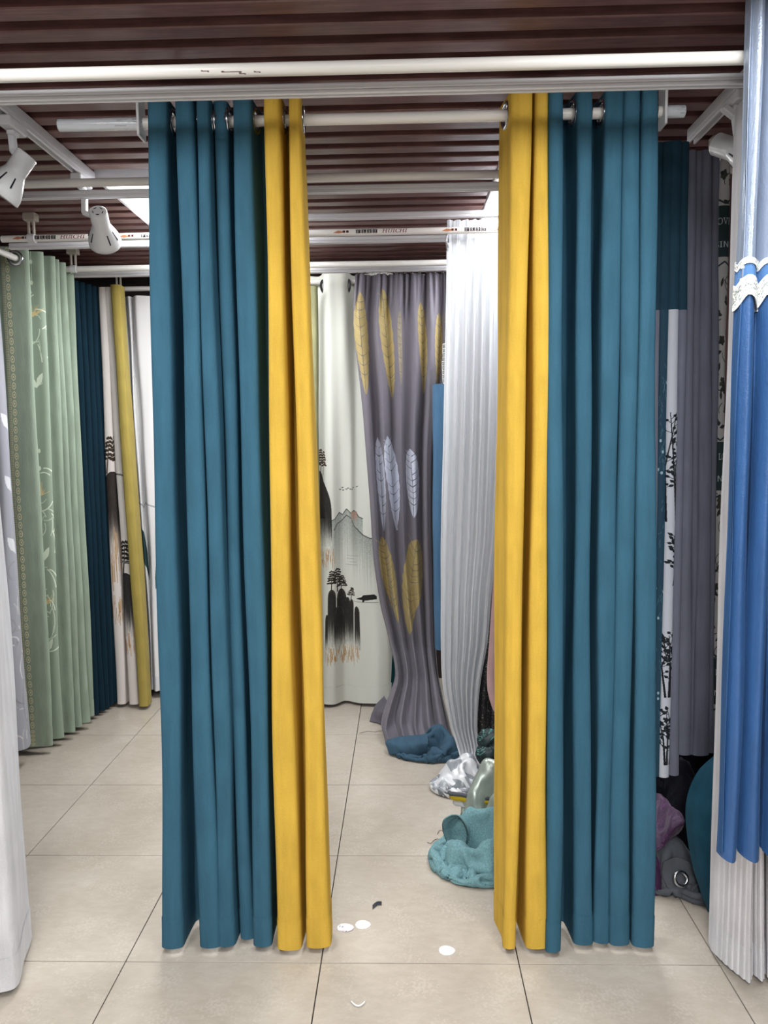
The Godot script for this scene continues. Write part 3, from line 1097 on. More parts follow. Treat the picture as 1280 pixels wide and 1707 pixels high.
# ---------------------------------------------------------------- fittings
func spot(label: String, rail: Vector3, drop: Array, tail: Vector3, dir: Vector3, k := 1.0) -> void:
	var o := thing("track_spotlight", label, "spotlight", rail, "white track spotlights")
	put("adapter", boxes([[rail + Vector3(-0.020, -0.03, -0.055), rail + Vector3(0.020, 0.0, 0.055)], [rail + Vector3(-0.012, -0.045, -0.02), rail + Vector3(0.012, -0.028, 0.02)]], 0.004), M.white_plastic, o)
	var w := dir.normalized()
	var arm := begin()
	var pts := drop.duplicate()
	pts.append(tail + w * 0.035 * k)
	for i in pts.size() - 1:
		var d: Vector3 = pts[i + 1] - pts[i]
		var y := d.normalized()
		var x := y.cross(Vector3(0, 0, 1)).normalized()
		box(arm, Vector3(-0.009, -0.004, -0.013) , Vector3(0.009, d.length() + 0.004, 0.013), 0.003, Transform3D(Basis(x, y, x.cross(y)), pts[i]))
	put("arm", done(arm), M.white_plastic, o)
	var prof := [Vector2(0.001, 0), Vector2(0.030, 0), Vector2(0.034, 0.003), Vector2(0.034, 0.068), Vector2(0.037, 0.076), Vector2(0.047, 0.096), Vector2(0.057, 0.120), Vector2(0.063, 0.140), Vector2(0.064, 0.158), Vector2(0.060, 0.160), Vector2(0.058, 0.142), Vector2(0.035, 0.082), Vector2(0.001, 0.076)]
	for i in prof.size(): prof[i] *= k
	var head := put("head", lathe(prof, tail, w, 36), M.white_enamel, o)
	var u := w.cross(Vector3.UP).normalized()
	var v := w.cross(u)
	# vent slots in the bell and in the back plate
	for i in 9:
		var a := TAU * (i + 0.5) / 9.0
		if i % 3 == 2:
			continue
		var nrm := (u * cos(a) + v * sin(a)) * 0.9 - w * 0.45
		nrm = nrm.normalized()
		var tan_ := w.cross(nrm).normalized()
		var along := nrm.cross(tan_)
		var st := begin()
		box(st, Vector3(-0.0026, -0.020, -0.004) * k, Vector3(0.0026, 0.020, 0.0014) * k, 0.0008, Transform3D(Basis(tan_, along, nrm), tail + w * 0.105 * k + (u * cos(a) + v * sin(a)) * 0.0505 * k))
		put("vent_slot", done(st), M.dark_gap, head)
	for i in 5:
		var a := TAU * i / 5.0 + 0.3
		var r := u * cos(a) + v * sin(a)
		var st := begin()
		box(st, Vector3(-0.006, -0.0015, -0.002) * k, Vector3(0.006, 0.0015, 0.001) * k, 0.0006, Transform3D(Basis(w.cross(r), r, w) , tail + r * 0.019 * k))
		put("vent_slot", done(st), M.dark_gap, head)
	put("bulb", lathe([Vector2(0.001, 0.086), Vector2(0.012, 0.088), Vector2(0.036, 0.125), Vector2(0.034, 0.130), Vector2(0.001, 0.134)].map(func(q): return q * k), tail, w, 24), M.lamp_glass, o)

# a pole of some length with its end caps, hung from the ceiling by brackets
func pole(label: String, x0: float, x1: float, h: float, z: float, r: float, m: Material, bars := [], o := {}) -> Node3D:
	var p := thing("curtain_pole", label, "curtain pole", Vector3((x0 + x1) / 2.0, h, -z), o.get("group", ""))
	put("bar", rod(Vector3(x0, h, -z), Vector3(x1, h, -z), r, 24), m, p)
	for x in bars:
		bracket(p, x, h, z, r)
	return p

func bracket(p: Node3D, x: float, h: float, z: float, r: float) -> void:
	var b := put("bracket", boxes([[Vector3(x - 0.028, CEIL - 0.035, -z - 0.022), Vector3(x + 0.028, CEIL, -z + 0.022)], [Vector3(x - 0.017, h + r + 0.004, -z - 0.006), Vector3(x - 0.006, CEIL - 0.03, -z + 0.006)], [Vector3(x + 0.006, h + r + 0.004, -z - 0.006), Vector3(x + 0.017, CEIL - 0.03, -z + 0.006)]], 0.003), M.bracket, p)
	put("clip", lathe([Vector2(r + 0.001, 0), Vector2(r + 0.005, 0.002), Vector2(r + 0.005, 0.034), Vector2(r + 0.001, 0.036)], Vector3(x - 0.018, h, -z), Vector3.RIGHT, 20, true), M.white_plastic, b)

func track(label: String, x0: float, x1: float, h: float, z: float, o := {}) -> Node3D:
	# a flat curtain track: a white channel with two lips under it
	var p := thing("curtain_track", label, "curtain track", Vector3((x0 + x1) / 2.0, h, -z), o.get("group", ""))
	put("channel", boxes([[Vector3(x0, h - 0.004, -z - 0.013), Vector3(x1, h + 0.014, -z + 0.013)]], 0.004), M.track_white, p)
	put("lip", boxes([[Vector3(x0, h - 0.014, -z + 0.005), Vector3(x1, h - 0.003, -z + 0.013)]], 0.002), M.track_white, p)
	put("lip", boxes([[Vector3(x0, h - 0.014, -z - 0.013), Vector3(x1, h - 0.003, -z - 0.005)]], 0.002), M.track_white, p)
	return p

func eyelet(parent: Node3D, p: Vector3, axis := Vector3.RIGHT, r := 0.032) -> void:
	put("eyelet", torus(p, axis, r, 0.014, 0.012), M.nickel, parent)

func panel_light(label: String, x: float, z: float, power: float) -> void:
	var p := thing("ceiling_light", label, "ceiling light", Vector3(x, CEIL, -z), "white ceiling light panels")
	var hx := 0.30
	var hz := 0.60
	put("frame", boxes([[Vector3(x - hx, CEIL - 0.012, -z - hz), Vector3(x - hx + 0.014, CEIL + 0.03, -z + hz)], [Vector3(x + hx - 0.014, CEIL - 0.012, -z - hz), Vector3(x + hx, CEIL + 0.03, -z + hz)], [Vector3(x - hx, CEIL - 0.012, -z - hz), Vector3(x + hx, CEIL + 0.03, -z - hz + 0.014)], [Vector3(x - hx, CEIL - 0.012, -z + hz - 0.014), Vector3(x + hx, CEIL + 0.03, -z + hz)]], 0.002), M.track_white, p)
	put("diffuser", boxes([[Vector3(x - hx + 0.012, CEIL - 0.008, -z - hz + 0.012), Vector3(x + hx - 0.012, CEIL + 0.02, -z + hz - 0.012)]], 0.002), M.glow, p)
	var l := AreaLight3D.new()
	l.name = "panel_glow"
	l.area_size = Vector2(hx * 2 - 0.03, hz * 2 - 0.03)
	l.light_energy = power
	l.light_color = Color(0.985, 0.99, 1.0)
	l.area_range = 14.0
	l.shadow_enabled = true
	p.add_child(l)
	l.rotation_degrees.x = -90
	l.position = Vector3(0, -0.016, 0)

func build_materials() -> void:
	M.white_plastic = mat(rgb8(216, 216, 218), 0.4)
	M.white_enamel = mat(rgb8(228, 230, 230), 0.28)
	M.pole_white = mat(rgb8(226, 223, 218), 0.28)
	M.track_white = mat(rgb8(226, 226, 230), 0.35)
	M.bracket = mat(rgb8(176, 170, 158), 0.5)
	M.dark_gap = mat(rgb8(28, 30, 40), 0.6)
	M.lamp_glass = mat(rgb8(60, 58, 60), 0.1)
	M.nickel = mat(rgb8(188, 190, 194), 0.22, {"metal": 1.0})
	M.glow = mat(Color.WHITE, 0.5)
	M.glow.emission_enabled = true
	M.glow.emission = Color(1.0, 0.99, 0.97)
	M.glow.emission_energy_multiplier = 1.6
	M.slat = mat(rgb8(136, 98, 95), 0.36, {"tex": T.wood, "world": true, "scale": Vector3(0.9, 2.2, 4.0)})
	M.groove = mat(rgb8(58, 30, 36), 0.6)
	M.grout = mat(rgb8(34, 30, 30), 0.95)
	M.tile = mat(rgb8(206, 199, 188), 0.30, {"tex": T.floor, "world": true, "scale": Vector3(0.55, 0.55, 0.55)})
	M.dark_wall = mat(rgb8(36, 36, 46), 0.9)
	M.back_wall = mat(rgb8(52, 42, 40), 0.9)
	M.plain_wall = mat(rgb8(190, 186, 180), 0.9)
	M.teal = cloth(rgb8(60, 103, 124), {"rim": 0.0})
	M.yellow = cloth(rgb8(220, 180, 74), {"rim": 0.0})
	M.navy = cloth(rgb8(15, 42, 56))
	M.green = cloth(rgb8(156, 172, 154))
	M.white = cloth(rgb8(226, 226, 229), {"back": Color(0.25, 0.25, 0.25)})
	M.sheer = mat(rgb8(236, 241, 246), 0.8, {"alpha": 0.9, "back": Color(1, 1, 1), "rim": 0.1})
	M.mustard = cloth(rgb8(172, 154, 82))
	M.grey = cloth(rgb8(128, 132, 148))
	M.blue = cloth(rgb8(52, 93, 146), {"rim": 0.2, "rough": 0.42, "spec": 0.5})
	M.silver = cloth(rgb8(164, 178, 200), {"rough": 0.32, "spec": 0.7, "rim": 0.3, "metal": 0.35})
	M.blue_plain = cloth(rgb8(84, 122, 156))
	M.deep_teal = cloth(rgb8(34, 80, 100))
	M.slate = cloth(rgb8(66, 94, 114))
	M.aqua = mat(rgb8(132, 172, 176), 0.9, {"tex": T.heather, "scale": Vector3(3, 3, 1), "rim": 0.3, "spec": 0.2})
	M.aqua_back = cloth(rgb8(66, 110, 114))
	M.satin = mat(rgb8(158, 168, 158), 0.34, {"metal": 0.35, "spec": 0.8})
	M.shards = mat(Color.WHITE, 0.35, {"tex": T.shards, "scale": Vector3(3, 3, 1), "spec": 0.7})
	M.purple = mat(Color.WHITE, 0.6, {"tex": T.scrolls, "scale": Vector3(4, 4, 1), "rim": 0.3})
	M.script = mat(Color.WHITE, 0.6, {"tex": T.script, "scale": Vector3(5, 5, 1)})
	M.sequins = mat(Color.WHITE, 0.5, {"tex": T.sequins, "scale": Vector3(5, 5, 1)})
	M.pink = cloth(rgb8(214, 178, 178))
	M.brown = cloth(rgb8(128, 100, 98))
	M.charcoal = cloth(rgb8(92, 96, 102))
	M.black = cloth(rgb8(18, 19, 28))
	M.dark_green = cloth(rgb8(18, 62, 66))
	M.paper = mat(rgb8(246, 246, 246), 0.8)

# ---------------------------------------------------------------- the scene
const PANEL_BACK := 3.0
const PANEL_MID := 2.2
const PANEL_FRONT := 5.5

func _ready() -> void:
	rng.seed = 20240
	look = Basis(Vector3.UP, 0.026) * Basis(Vector3.RIGHT, -0.0956) * Basis(Vector3.BACK, -0.0118)
	var cam := Camera3D.new()
	cam.name = "camera"
	cam.transform = Transform3D(look, EYE)
	cam.fov = rad_to_deg(2.0 * atan(853.5 / FOCAL))
	cam.near = 0.05
	add_child(cam)
	cam.current = true
	var we := WorldEnvironment.new()
	we.name = "environment"
	var e := Environment.new()
	e.background_mode = Environment.BG_COLOR
	e.background_color = Color(0.02, 0.02, 0.025)
	e.tonemap_mode = Environment.TONE_MAPPER_LINEAR
	e.tonemap_exposure = 1.4
	e.sdfgi_enabled = true
	e.ssao_enabled = true
	e.ssil_enabled = true
	we.environment = e
	add_child(we)
	make_textures()
	build_materials()
	room()
	poles()
	front_curtains()
	left_side()
	back_wall_curtains()
	right_side()
	heaps()
	litter()

func room() -> void:
	var x0 := -2.15
	var x1 := 1.65
	var z0 := -4.95
	var z1 := 2.8
	# lamps of the ceiling: two rows of three
	var names := ["ceiling light panel at the left, half hidden behind the left teal curtain", "ceiling light panel showing above the white sheer curtain", "ceiling light panel on the left, over the front of the shop", "ceiling light panel on the right, over the front of the shop", "ceiling light panel just behind the camera", "ceiling light panel farthest behind the camera"]
	var k := 0
	for q in [[-0.89, 3.65, PANEL_BACK], [0.67, 3.65, PANEL_BACK], [-0.89, 1.05, PANEL_MID], [0.67, 1.05, PANEL_MID], [-0.11, -0.90, PANEL_FRONT], [-0.11, -2.05, PANEL_FRONT]]:
		panel_light(names[k], q[0], q[1], q[2])
		k += 1
	var f := put("floor", boxes([[Vector3(x0 - 0.1, -0.12, z0 - 0.1), Vector3(x1 + 0.1, -0.008, z1 + 0.1)]], 0.001), M.grout)
	struct_of(f)
	var st := begin()
	var g := 0.2983
	box(st, Vector3(-g, -0.009, -g), Vector3(g, 0, g), 0.0006)
	var tile := done(st)
	for i in range(-3, 6):
		for j in range(-9, 6):
			var c := Vector3(-0.8646 + 0.6 * i - 0.3, 0, -(2.178 + 0.6 * j - 0.3))
			if c.x + 0.3 < x0 or c.x - 0.3 > x1 or c.z + 0.3 < z0 or c.z - 0.3 > z1:
				continue
			var t := put("tile", tile, M.tile, f)
			t.position = c
	var ceil_ := put("ceiling", boxes([[Vector3(x0 - 0.1, CEIL + 0.050, z0 - 0.1), Vector3(x1 + 0.1, CEIL + 0.17, z1 + 0.1)]], 0.001), M.groove)
	struct_of(ceil_)
	for j in range(-44, 30):
		var z := 1.923 + 0.1022 * j
		if -z < z0 or -z > z1:
			continue
		var spans := [[x0, x1]]
		for pz in [3.65, 1.05]:
			if absf(z - pz) < 0.60 + 0.03:
				spans = [[x0, -1.19], [-0.59, 0.37], [0.97, x1]]
		for pz in [-0.90, -2.05]:
			if absf(z - pz) < 0.60 + 0.03:
				spans = [[x0, -0.41], [0.19, x1]]
		for sp in spans:
			put("slat", boxes([[Vector3(sp[0], CEIL, -z - 0.0285), Vector3(sp[1], CEIL + 0.052, -z + 0.0285)]], 0.003), M.slat, ceil_)
	struct_of(put("wall_left", boxes([[Vector3(x0 - 0.12, 0, z0), Vector3(x0, CEIL + 0.1, z1)]], 0.001), M.dark_wall))
	struct_of(put("wall_right", boxes([[Vector3(x1, 0, z0), Vector3(x1 + 0.12, CEIL + 0.1, z1)]], 0.001), M.dark_wall))
	struct_of(put("wall_back", boxes([[Vector3(x0 - 0.1, 0, z0 - 0.12), Vector3(x1 + 0.1, CEIL + 0.1, z0)]], 0.001), M.back_wall))
	struct_of(put("wall_front", boxes([[Vector3(x0 - 0.1, 0, z1), Vector3(x1 + 0.1, CEIL + 0.1, z1 + 0.12)]], 0.001), M.plain_wall))

func poles() -> void:
	# the pair across the front, nearest the camera
	var scuffed := mat(Color.WHITE, 0.28, {"tex": T.pole_scuffed, "offset": Vector3(0, 0.5, 0)})
	pole("thick white pole across the top of the picture, nearest of all", -1.75, 1.35, 2.484, 1.95, 0.0155, scuffed, [-1.3, 1.22])
	track("flat white track just behind the nearest pole, over the curtain tops", -1.75, 1.30, 2.474, 2.045)
	# the pole that carries the teal and yellow curtains
	var p := pole("white pole carrying the teal and yellow curtains, plastic wrapped at both ends", xat(122, ROD_H, 2.29), xat(1118, ROD_H, 2.29), ROD_H, 2.29, 0.0155, M.pole_white, [])
	var wrap := mat(Color.WHITE, 0.18, {"tex": T.wrap, "spec": 0.7})
	for q in [[98, 240], [1104, 1141]]:
		put("plastic_wrap", rod(Vector3(xat(q[0], ROD_H, 2.29), ROD_H, -2.29), Vector3(xat(q[1], ROD_H, 2.29), ROD_H, -2.29), 0.0172, 14), wrap, p)
	for q in [236, 1104]:
		var x := xat(q, ROD_H, 2.29)
		put("end_plate", boxes([[Vector3(x - 0.004, ROD_H - 0.045, -2.315), Vector3(x + 0.004, ROD_H + 0.075, -2.255)]], 0.002), M.white_plastic, p)
	# next pair back
	pole("white pole in the second row back, passing over the left spotlights", xat(30, 2.51, 2.80), 1.25, 2.50, 2.78, 0.0145, M.pole_white, [1.1])
	track("flat white track in the second row back, under the left ceiling light", xat(30, 2.5, 2.9), 1.25, 2.494, 2.89)
	# the printed pair
	var print_ := mat(Color.WHITE, 0.28, {"tex": T.pole_print, "offset": Vector3(0, 0.5, 0)})
	var px0 := xat(3, 2.5, 3.5)
	pole("white pole printed with repeated dark characters and red lettering", px0, px0 + 2.36, 2.50, 3.50, 0.0150, print_, [xat(53, 2.5, 3.5), xat(680, 2.5, 3.5) + 0.9])
	track("flat white track just behind the printed pole", xat(16, 2.49, 3.6), px0 + 2.36, 2.492, 3.60)
	track("thin white track high in front of the light panel, above the printed pole", xat(262, 2.58, 3.45), px0 + 2.3, 2.555, 3.45)
	# the pair before the back wall
	pole("plain white pole ending in a bracket above the navy curtain", xat(104, 2.5, 4.12), 1.3, 2.50, 4.12, 0.0155, M.pole_white, [xat(123, 2.5, 4.12), 1.0])
	track("white hook track that carries the grey feather curtain", xat(112, 2.49, 4.2), 1.3, 2.488, 4.2)
	pole("short white pole above the white curtain in the back left corner", xat(194, 2.48, 4.62), xat(420, 2.48, 4.62), 2.49, 4.62, 0.0145, M.pole_white, [xat(190, 2.48, 4.62) + 0.03])
	pole("white pole through the black eyelets of the landscape curtain", xat(470, 2.47, 4.45), xat(640, 2.47, 4.45), 2.478, 4.45, 0.0135, M.pole_white, [xat(480, 2.47, 4.45)])
	# the pole along the left wall
	var a := at(25, 430, 3.70) * Vector3(1, 1, 0) + Vector3(-0.02, 0, -2.6)
	var b := at(25, 430, 3.70) * Vector3(1, 1, 0) + Vector3(0, 0, -3.76)
	var s := thing("curtain_pole", "white pole along the left wall through the green curtain's eyelet", "curtain pole", (a + b) / 2.0)
	put("bar", rod(a, b, 0.0150), M.pole_white, s)
	put("end_cap", lathe([Vector2(0.001, 0), Vector2(0.018, 0), Vector2(0.019, 0.002), Vector2(0.019, 0.02), Vector2(0.015, 0.022)], b + Vector3(0, 0, -0.01), Vector3(0, 0, 1), 20, true), M.white_plastic, s)
	# lighting tracks and their lamps
	for q in [["white lighting rail running back along the left of the ceiling", -1.180, 1.8, 3.0], ["white lighting rail on the right, ending short above the grey curtains", 0.980, 1.1, 2.71]]:
		var t := thing("lighting_rail", q[0], "lighting rail", Vector3(q[1], CEIL - 0.04, -(q[2] + q[3]) / 2.0))
		put("channel", boxes([[Vector3(q[1] - 0.015, CEIL - 0.036, -q[3]), Vector3(q[1] + 0.015, CEIL, -q[2])]], 0.003), M.track_white, t)
		put("rim", boxes([[Vector3(q[1] - 0.015, CEIL - 0.05, -q[3]), Vector3(q[1] - 0.007, CEIL - 0.034, -q[2])]], 0.002), M.track_white, t)
		put("rim", boxes([[Vector3(q[1] + 0.007, CEIL - 0.05, -q[3]), Vector3(q[1] + 0.015, CEIL - 0.034, -q[2])]], 0.002), M.track_white, t)
	var z1 := 2.40
	spot("white spotlight at the left edge of the picture, pointing down to the left", Vector3(-1.180, CEIL - 0.05, -z1), [at(17, 203, z1), at(23, 252, z1)], at(46, 258, z1 - 0.02), Vector3(-0.60, -0.80, 0.08), 0.93)
	var z2 := 2.90
	spot("white spotlight under the second pole, its round slotted back facing us", Vector3(-1.180, CEIL - 0.05, -z2), [at(141, 322, z2), at(141, 355, z2)], at(163, 352, z2 - 0.03), Vector3(-0.16, -0.55, -0.82), 0.95)
	var z3 := 2.34
	spot("white spotlight on the right, half behind the silver top of the blue curtain", Vector3(0.972, CEIL - 0.05, -z3), [at(1207, 180, z3), at(1226, 195, z3), at(1230, 228, z3)], at(1194, 240, z3), Vector3(0.52, -0.52, 0.72), 0.92)

func front_curtains() -> void:
	var ht := 2.545
	for side in 2:
		var folds: Array
		if side == 0:
			folds = [[245, 275, 272, 304], [293, 318, 332, 363], [327, 345, 365, 392, 0.005], [355, 376, 402, 420, 0.045], [388, 417, 424, 452, 0.01], [441, 462, 462, 498, -0.01], [481, 499, 515, 550]]
		else:
			folds = [[853, 886, 840, 859], [894, 914, 880, 911], [918, 938, 912, 936, -0.01], [963, 985, 958, 985, 0.03], [1010, 1040, 992, 1015, 0.03], [1043, 1068, 1019, 1047, 0.02], [1073, 1097, 1054, 1090, 0.02]]
		var k := pleats(folds, 2.215, 2.365, ht, 0.022, {"start": 0.14 if side == 1 else 0.06, "lean": 0.018 if side == 1 else 0.0, "end": 0.11 if side == 0 else 0.10})
		var g := hang(k[0], k[1], ht, 0.022, {"rows": 56, "dense": [18, 0.10], "hem": 0.095, "wob": 0.0035, "seed": 2.0 + side * 5, "step": 0.005, "smooth": 2})
		var split: int = g.keys[k[2][4 if side == 0 else 1]]
		var nc: int = g.P[0].size()
		var o := thing("curtain", "tall teal curtain with a yellow inner edge, left of the gap" if side == 0 else "tall teal curtain with a yellow inner edge, right of the gap", "curtain", Vector3(-0.5 if side == 0 else 0.52, 0, -2.29), "pair of teal and yellow curtains")
		var nr: int = g.P.size()
		# an eyelet wherever the cloth crosses the pole, with a hole cut under it
		var er := 0
		while g.P[er + 1][0].y > ROD_H:
			er += 1
		var row: PackedVector3Array = g.P[er]
		var holes := []
		for c in range(1, row.size()):
			if (row[c - 1].z < -2.29) != (row[c].z < -2.29):
				var p: Vector3 = Vector3((row[c].x + row[c - 1].x) / 2.0, ROD_H, -2.29) + g.N[er][c] * 0.0015
				holes.append(p)
				eyelet(o, p, (g.N[er][c] * Vector3(1, 0, 1)).normalized())
		var ranges := [[0, split, "teal_panel", M.teal], [split, nc - 1, "yellow_panel", M.yellow]] if side == 0 else [[0, split, "yellow_panel", M.yellow], [split, nc - 1, "teal_panel", M.teal]]
		for q in ranges:
			piece(q[2], g, q[3], o, {"c0": q[0], "c1": q[1], "r1": nr - 3, "holes": holes})
			piece("hem", g, q[3], o, {"c0": q[0], "c1": q[1], "r0": nr - 3, "thick": 0.0055, "off": -0.001})

func left_side() -> void:
	# white curtain at the left edge, nearest the camera
	var ht := 2.47
	var top := []
	var bot := []
	for q in [[-200, -110, 2.12], [-150, -80, 2.03], [-130, -48, 2.10], [-95, -20, 2.02], [-60, 19, 2.03], [-58, 26, 2.05], [-54, 46, 2.19], [-52, 53, 2.26]]:
		top.append(Vector2(xat(q[0], ht, q[2]), q[2]))
		bot.append(Vector2(xat(q[1], 0.02, q[2]), q[2]))
	var g := hang(top, bot, ht, 0.022, {"rows": 30, "hem": 0.10, "wob": 0.005, "seed": 4.0})
	var o := thing("curtain", "white curtain cut off by the left edge of the picture, nearest us", "curtain", Vector3(-1.2, 0, -2.1))
	var nr: int = g.P.size()
	piece("panel", g, M.white, o, {"r1": nr - 3})
	piece("hem", g, M.white, o, {"r0": nr - 3, "thick": 0.006, "off": -0.001})
	# grey lace curtain between the white one and the green one
	top = []; bot = []
	for q in [[-120, -70, 3.60], [-90, -40, 3.52], [-60, -10, 3.60], [-40, 10, 3.53], [-18, 32, 3.53], [-8, 46, 3.56], [-6, 49, 3.62]]:
		top.append(Vector2(xat(q[0], 2.40, q[2]), q[2]))
		bot.append(Vector2(xat(q[1], 0.08, q[2]), q[2]))
	g = hang(top, bot, 2.40, 0.10, {"rows": 24})
	o = thing("curtain", "grey lace curtain with silver curls, between the white and green curtains", "curtain", Vector3(-1.95, 0, -3.56))
	var lace := mat(Color.WHITE, 0.6, {"tex": T.curls, "rim": 0.2})
	piece("panel", g, lace, o, {"norm": true})
	# green curtain along the left wall
	var tips := [[47, 88, 3.73, 0.16], [72, 105, 3.83, 0.10], [91, 125, 3.92, 0.10], [98, 137, 3.99, 0.10], [109, 150, 4.06, 0.10], [122, 157, 4.15, 0.10]]
	var k := side_pleats(tips, 0.12, 2.52, 0.04)
	g = hang(k[0], k[1], 2.52, 0.045, {"rows": 30, "hem": 0.09, "step": 0.008, "smooth": 2, "seed": 7.0})
	o = thing("curtain", "pale green curtain with gold chain trim and white embroidery, along the left wall", "curtain", Vector3(-1.9, 0, -3.95))
	nr = g.P.size()
	piece("panel", g, M.green, o, {"r1": nr - 3, "c0": 0})
	piece("hem", g, M.green, o, {"r0": nr - 3, "thick": 0.005, "off": -0.001})
	var c1: int = g.keys[2]
	var w: int = maxi(4, int(c1 * 0.34))
	var chain := mat(Color.WHITE, 0.6, {"tex": T.chain})
	piece("chain_trim", g, chain, o, {"c0": int(c1 * 0.28), "c1": int(c1 * 0.28) + w, "off": 0.003, "thick": 0.0015, "norm": true})
	var a: int = g.keys[6]
	var b: int = g.keys[9]
	piece("embroidered_band", g, mat(Color.WHITE, 0.7, {"tex": T.embroidery}), o, {"c0": a + int((b - a) * 0.35), "c1": b, "off": 0.003, "thick": 0.0012, "norm": true})
	eyelet(o, at(25, 430, 3.70), Vector3(0.25, 0, 1).normalized(), 0.030)
	# navy curtain further along the wall
	tips = [[131, 166, 4.22], [141, 174, 4.27], [151, 182, 4.32], [160, 190, 4.37], [167, 197, 4.42]]
	k = side_pleats(tips, 0.09, 2.46, 0.03)
	g = hang(k[0], k[1], 2.46, 0.03, {"rows": 22, "smooth": 2, "seed": 9.0, "step": 0.007})
	o = thing("curtain", "dark navy teal curtain hanging right after the pale green one", "curtain", Vector3(-1.85, 0, -4.32))
	piece("panel", g, M.navy, o)
	# beige print, mustard and white curtains in the corner
	k = pleats([[164, 176, 194, 208], [174, 187, 217, 231]], 4.40, 4.48, 2.46, 0.02, {"start": 0.05, "end": 0.05})
	g = hang(k[0], k[1], 2.46, 0.022, {"rows": 24, "step": 0.006, "smooth": 2})
	o = thing("curtain", "beige curtain printed with black crags, between the navy and mustard ones", "curtain", Vector3(-1.7, 0, -4.43))
	piece("panel", g, mat(Color.WHITE, 0.85, {"tex": T.beige_print}), o, {"norm": true, "even": true})
	k = pleats([[184, 198, 231, 246]], 4.36, 4.48, 2.46, 0.02, {"start": 0.09, "end": 0.09})
	g = hang(k[0], k[1], 2.465, 0.022, {"rows": 24, "step": 0.006, "smooth": 2})
	o = thing("curtain", "narrow mustard yellow curtain beside the beige printed one", "curtain", Vector3(-1.6, 0, -4.42))
	piece("panel", g, M.mustard, o)
	top = []; bot = []
	for q in [[200, 244, 4.66], [204, 248, 4.60], [209, 251, 4.62], [214, 254, 4.57], [220, 257, 4.63], [226, 262, 4.56], [245, 268, 4.57], [270, 285, 4.60], [290, 300, 4.56], [330, 335, 4.58], [360, 365, 4.62], [400, 405, 4.58]]:
		top.append(Vector2(xat(q[0], 2.45, q[2]), q[2]))
		bot.append(Vector2(xat(q[1], 0.05, q[2]), q[2]))
	g = hang(top, bot, 2.44, 0.05, {"rows": 26, "hem": 0.09, "smooth": 4, "wob": 0.006})
	o = thing("curtain", "white curtain with dark green plumes in the back left corner", "curtain", Vector3(-1.4, 0, -4.6))
	nr = g.P.size()
	piece("panel", g, mat(Color.WHITE, 0.8, {"tex": T.plume, "back": Color(0.3, 0.3, 0.3)}), o, {"r1": nr - 3, "norm": true, "c1": int(g.P[0].size() * 0.5)})
	piece("panel", g, M.white, o, {"r1": nr - 3, "c0": int(g.P[0].size() * 0.5)})
	piece("hem", g, M.white, o, {"r0": nr - 3, "thick": 0.005, "off": -0.001})

# a cloth through rows of [height, left px, right px, depth, amplitude], its folds running down all of them
func flowing(rows: Array, nr: int, nc: int, fold: Callable, split := 1.0) -> Dictionary:
	var P := []
	var vl := PackedFloat32Array()
	var last := rows.size() - 1
	for r in nr:
		var t := float(r) / (nr - 1)
		var f := 0.0
		for i in last:
			if t >= rows[i][5]:
				f = i + clampf((t - rows[i][5]) / (rows[i + 1][5] - rows[i][5]), 0.0, 1.0)
		var i := mini(int(f), last - 1)
		var q := []
		for j in 5:
			q.append(cubic_interpolate(rows[i][j], rows[i + 1][j], rows[maxi(i - 1, 0)][j], rows[mini(i + 2, last)][j], f - i) if j > 0 and j < 3 else lerpf(rows[i][j], rows[i + 1][j], f - i))
		var line := PackedVector3Array()
		var xl := xat(q[1], q[0], q[3])
		var xr := xat(q[2], q[0], q[3])
		for c in nc:
			var u := float(c) / (nc - 1)
			var d: Vector3 = fold.call(u, t)
			line.append(Vector3(lerpf(xl, xr, u) + d.x * q[4], maxf(0.004, q[0] + d.y * q[4]), -(q[3] - d.z * q[4])))
		P.append(line)
		vl.append(t * 2.6)
	var g := finish(P)
	g.vlen = vl
	return g

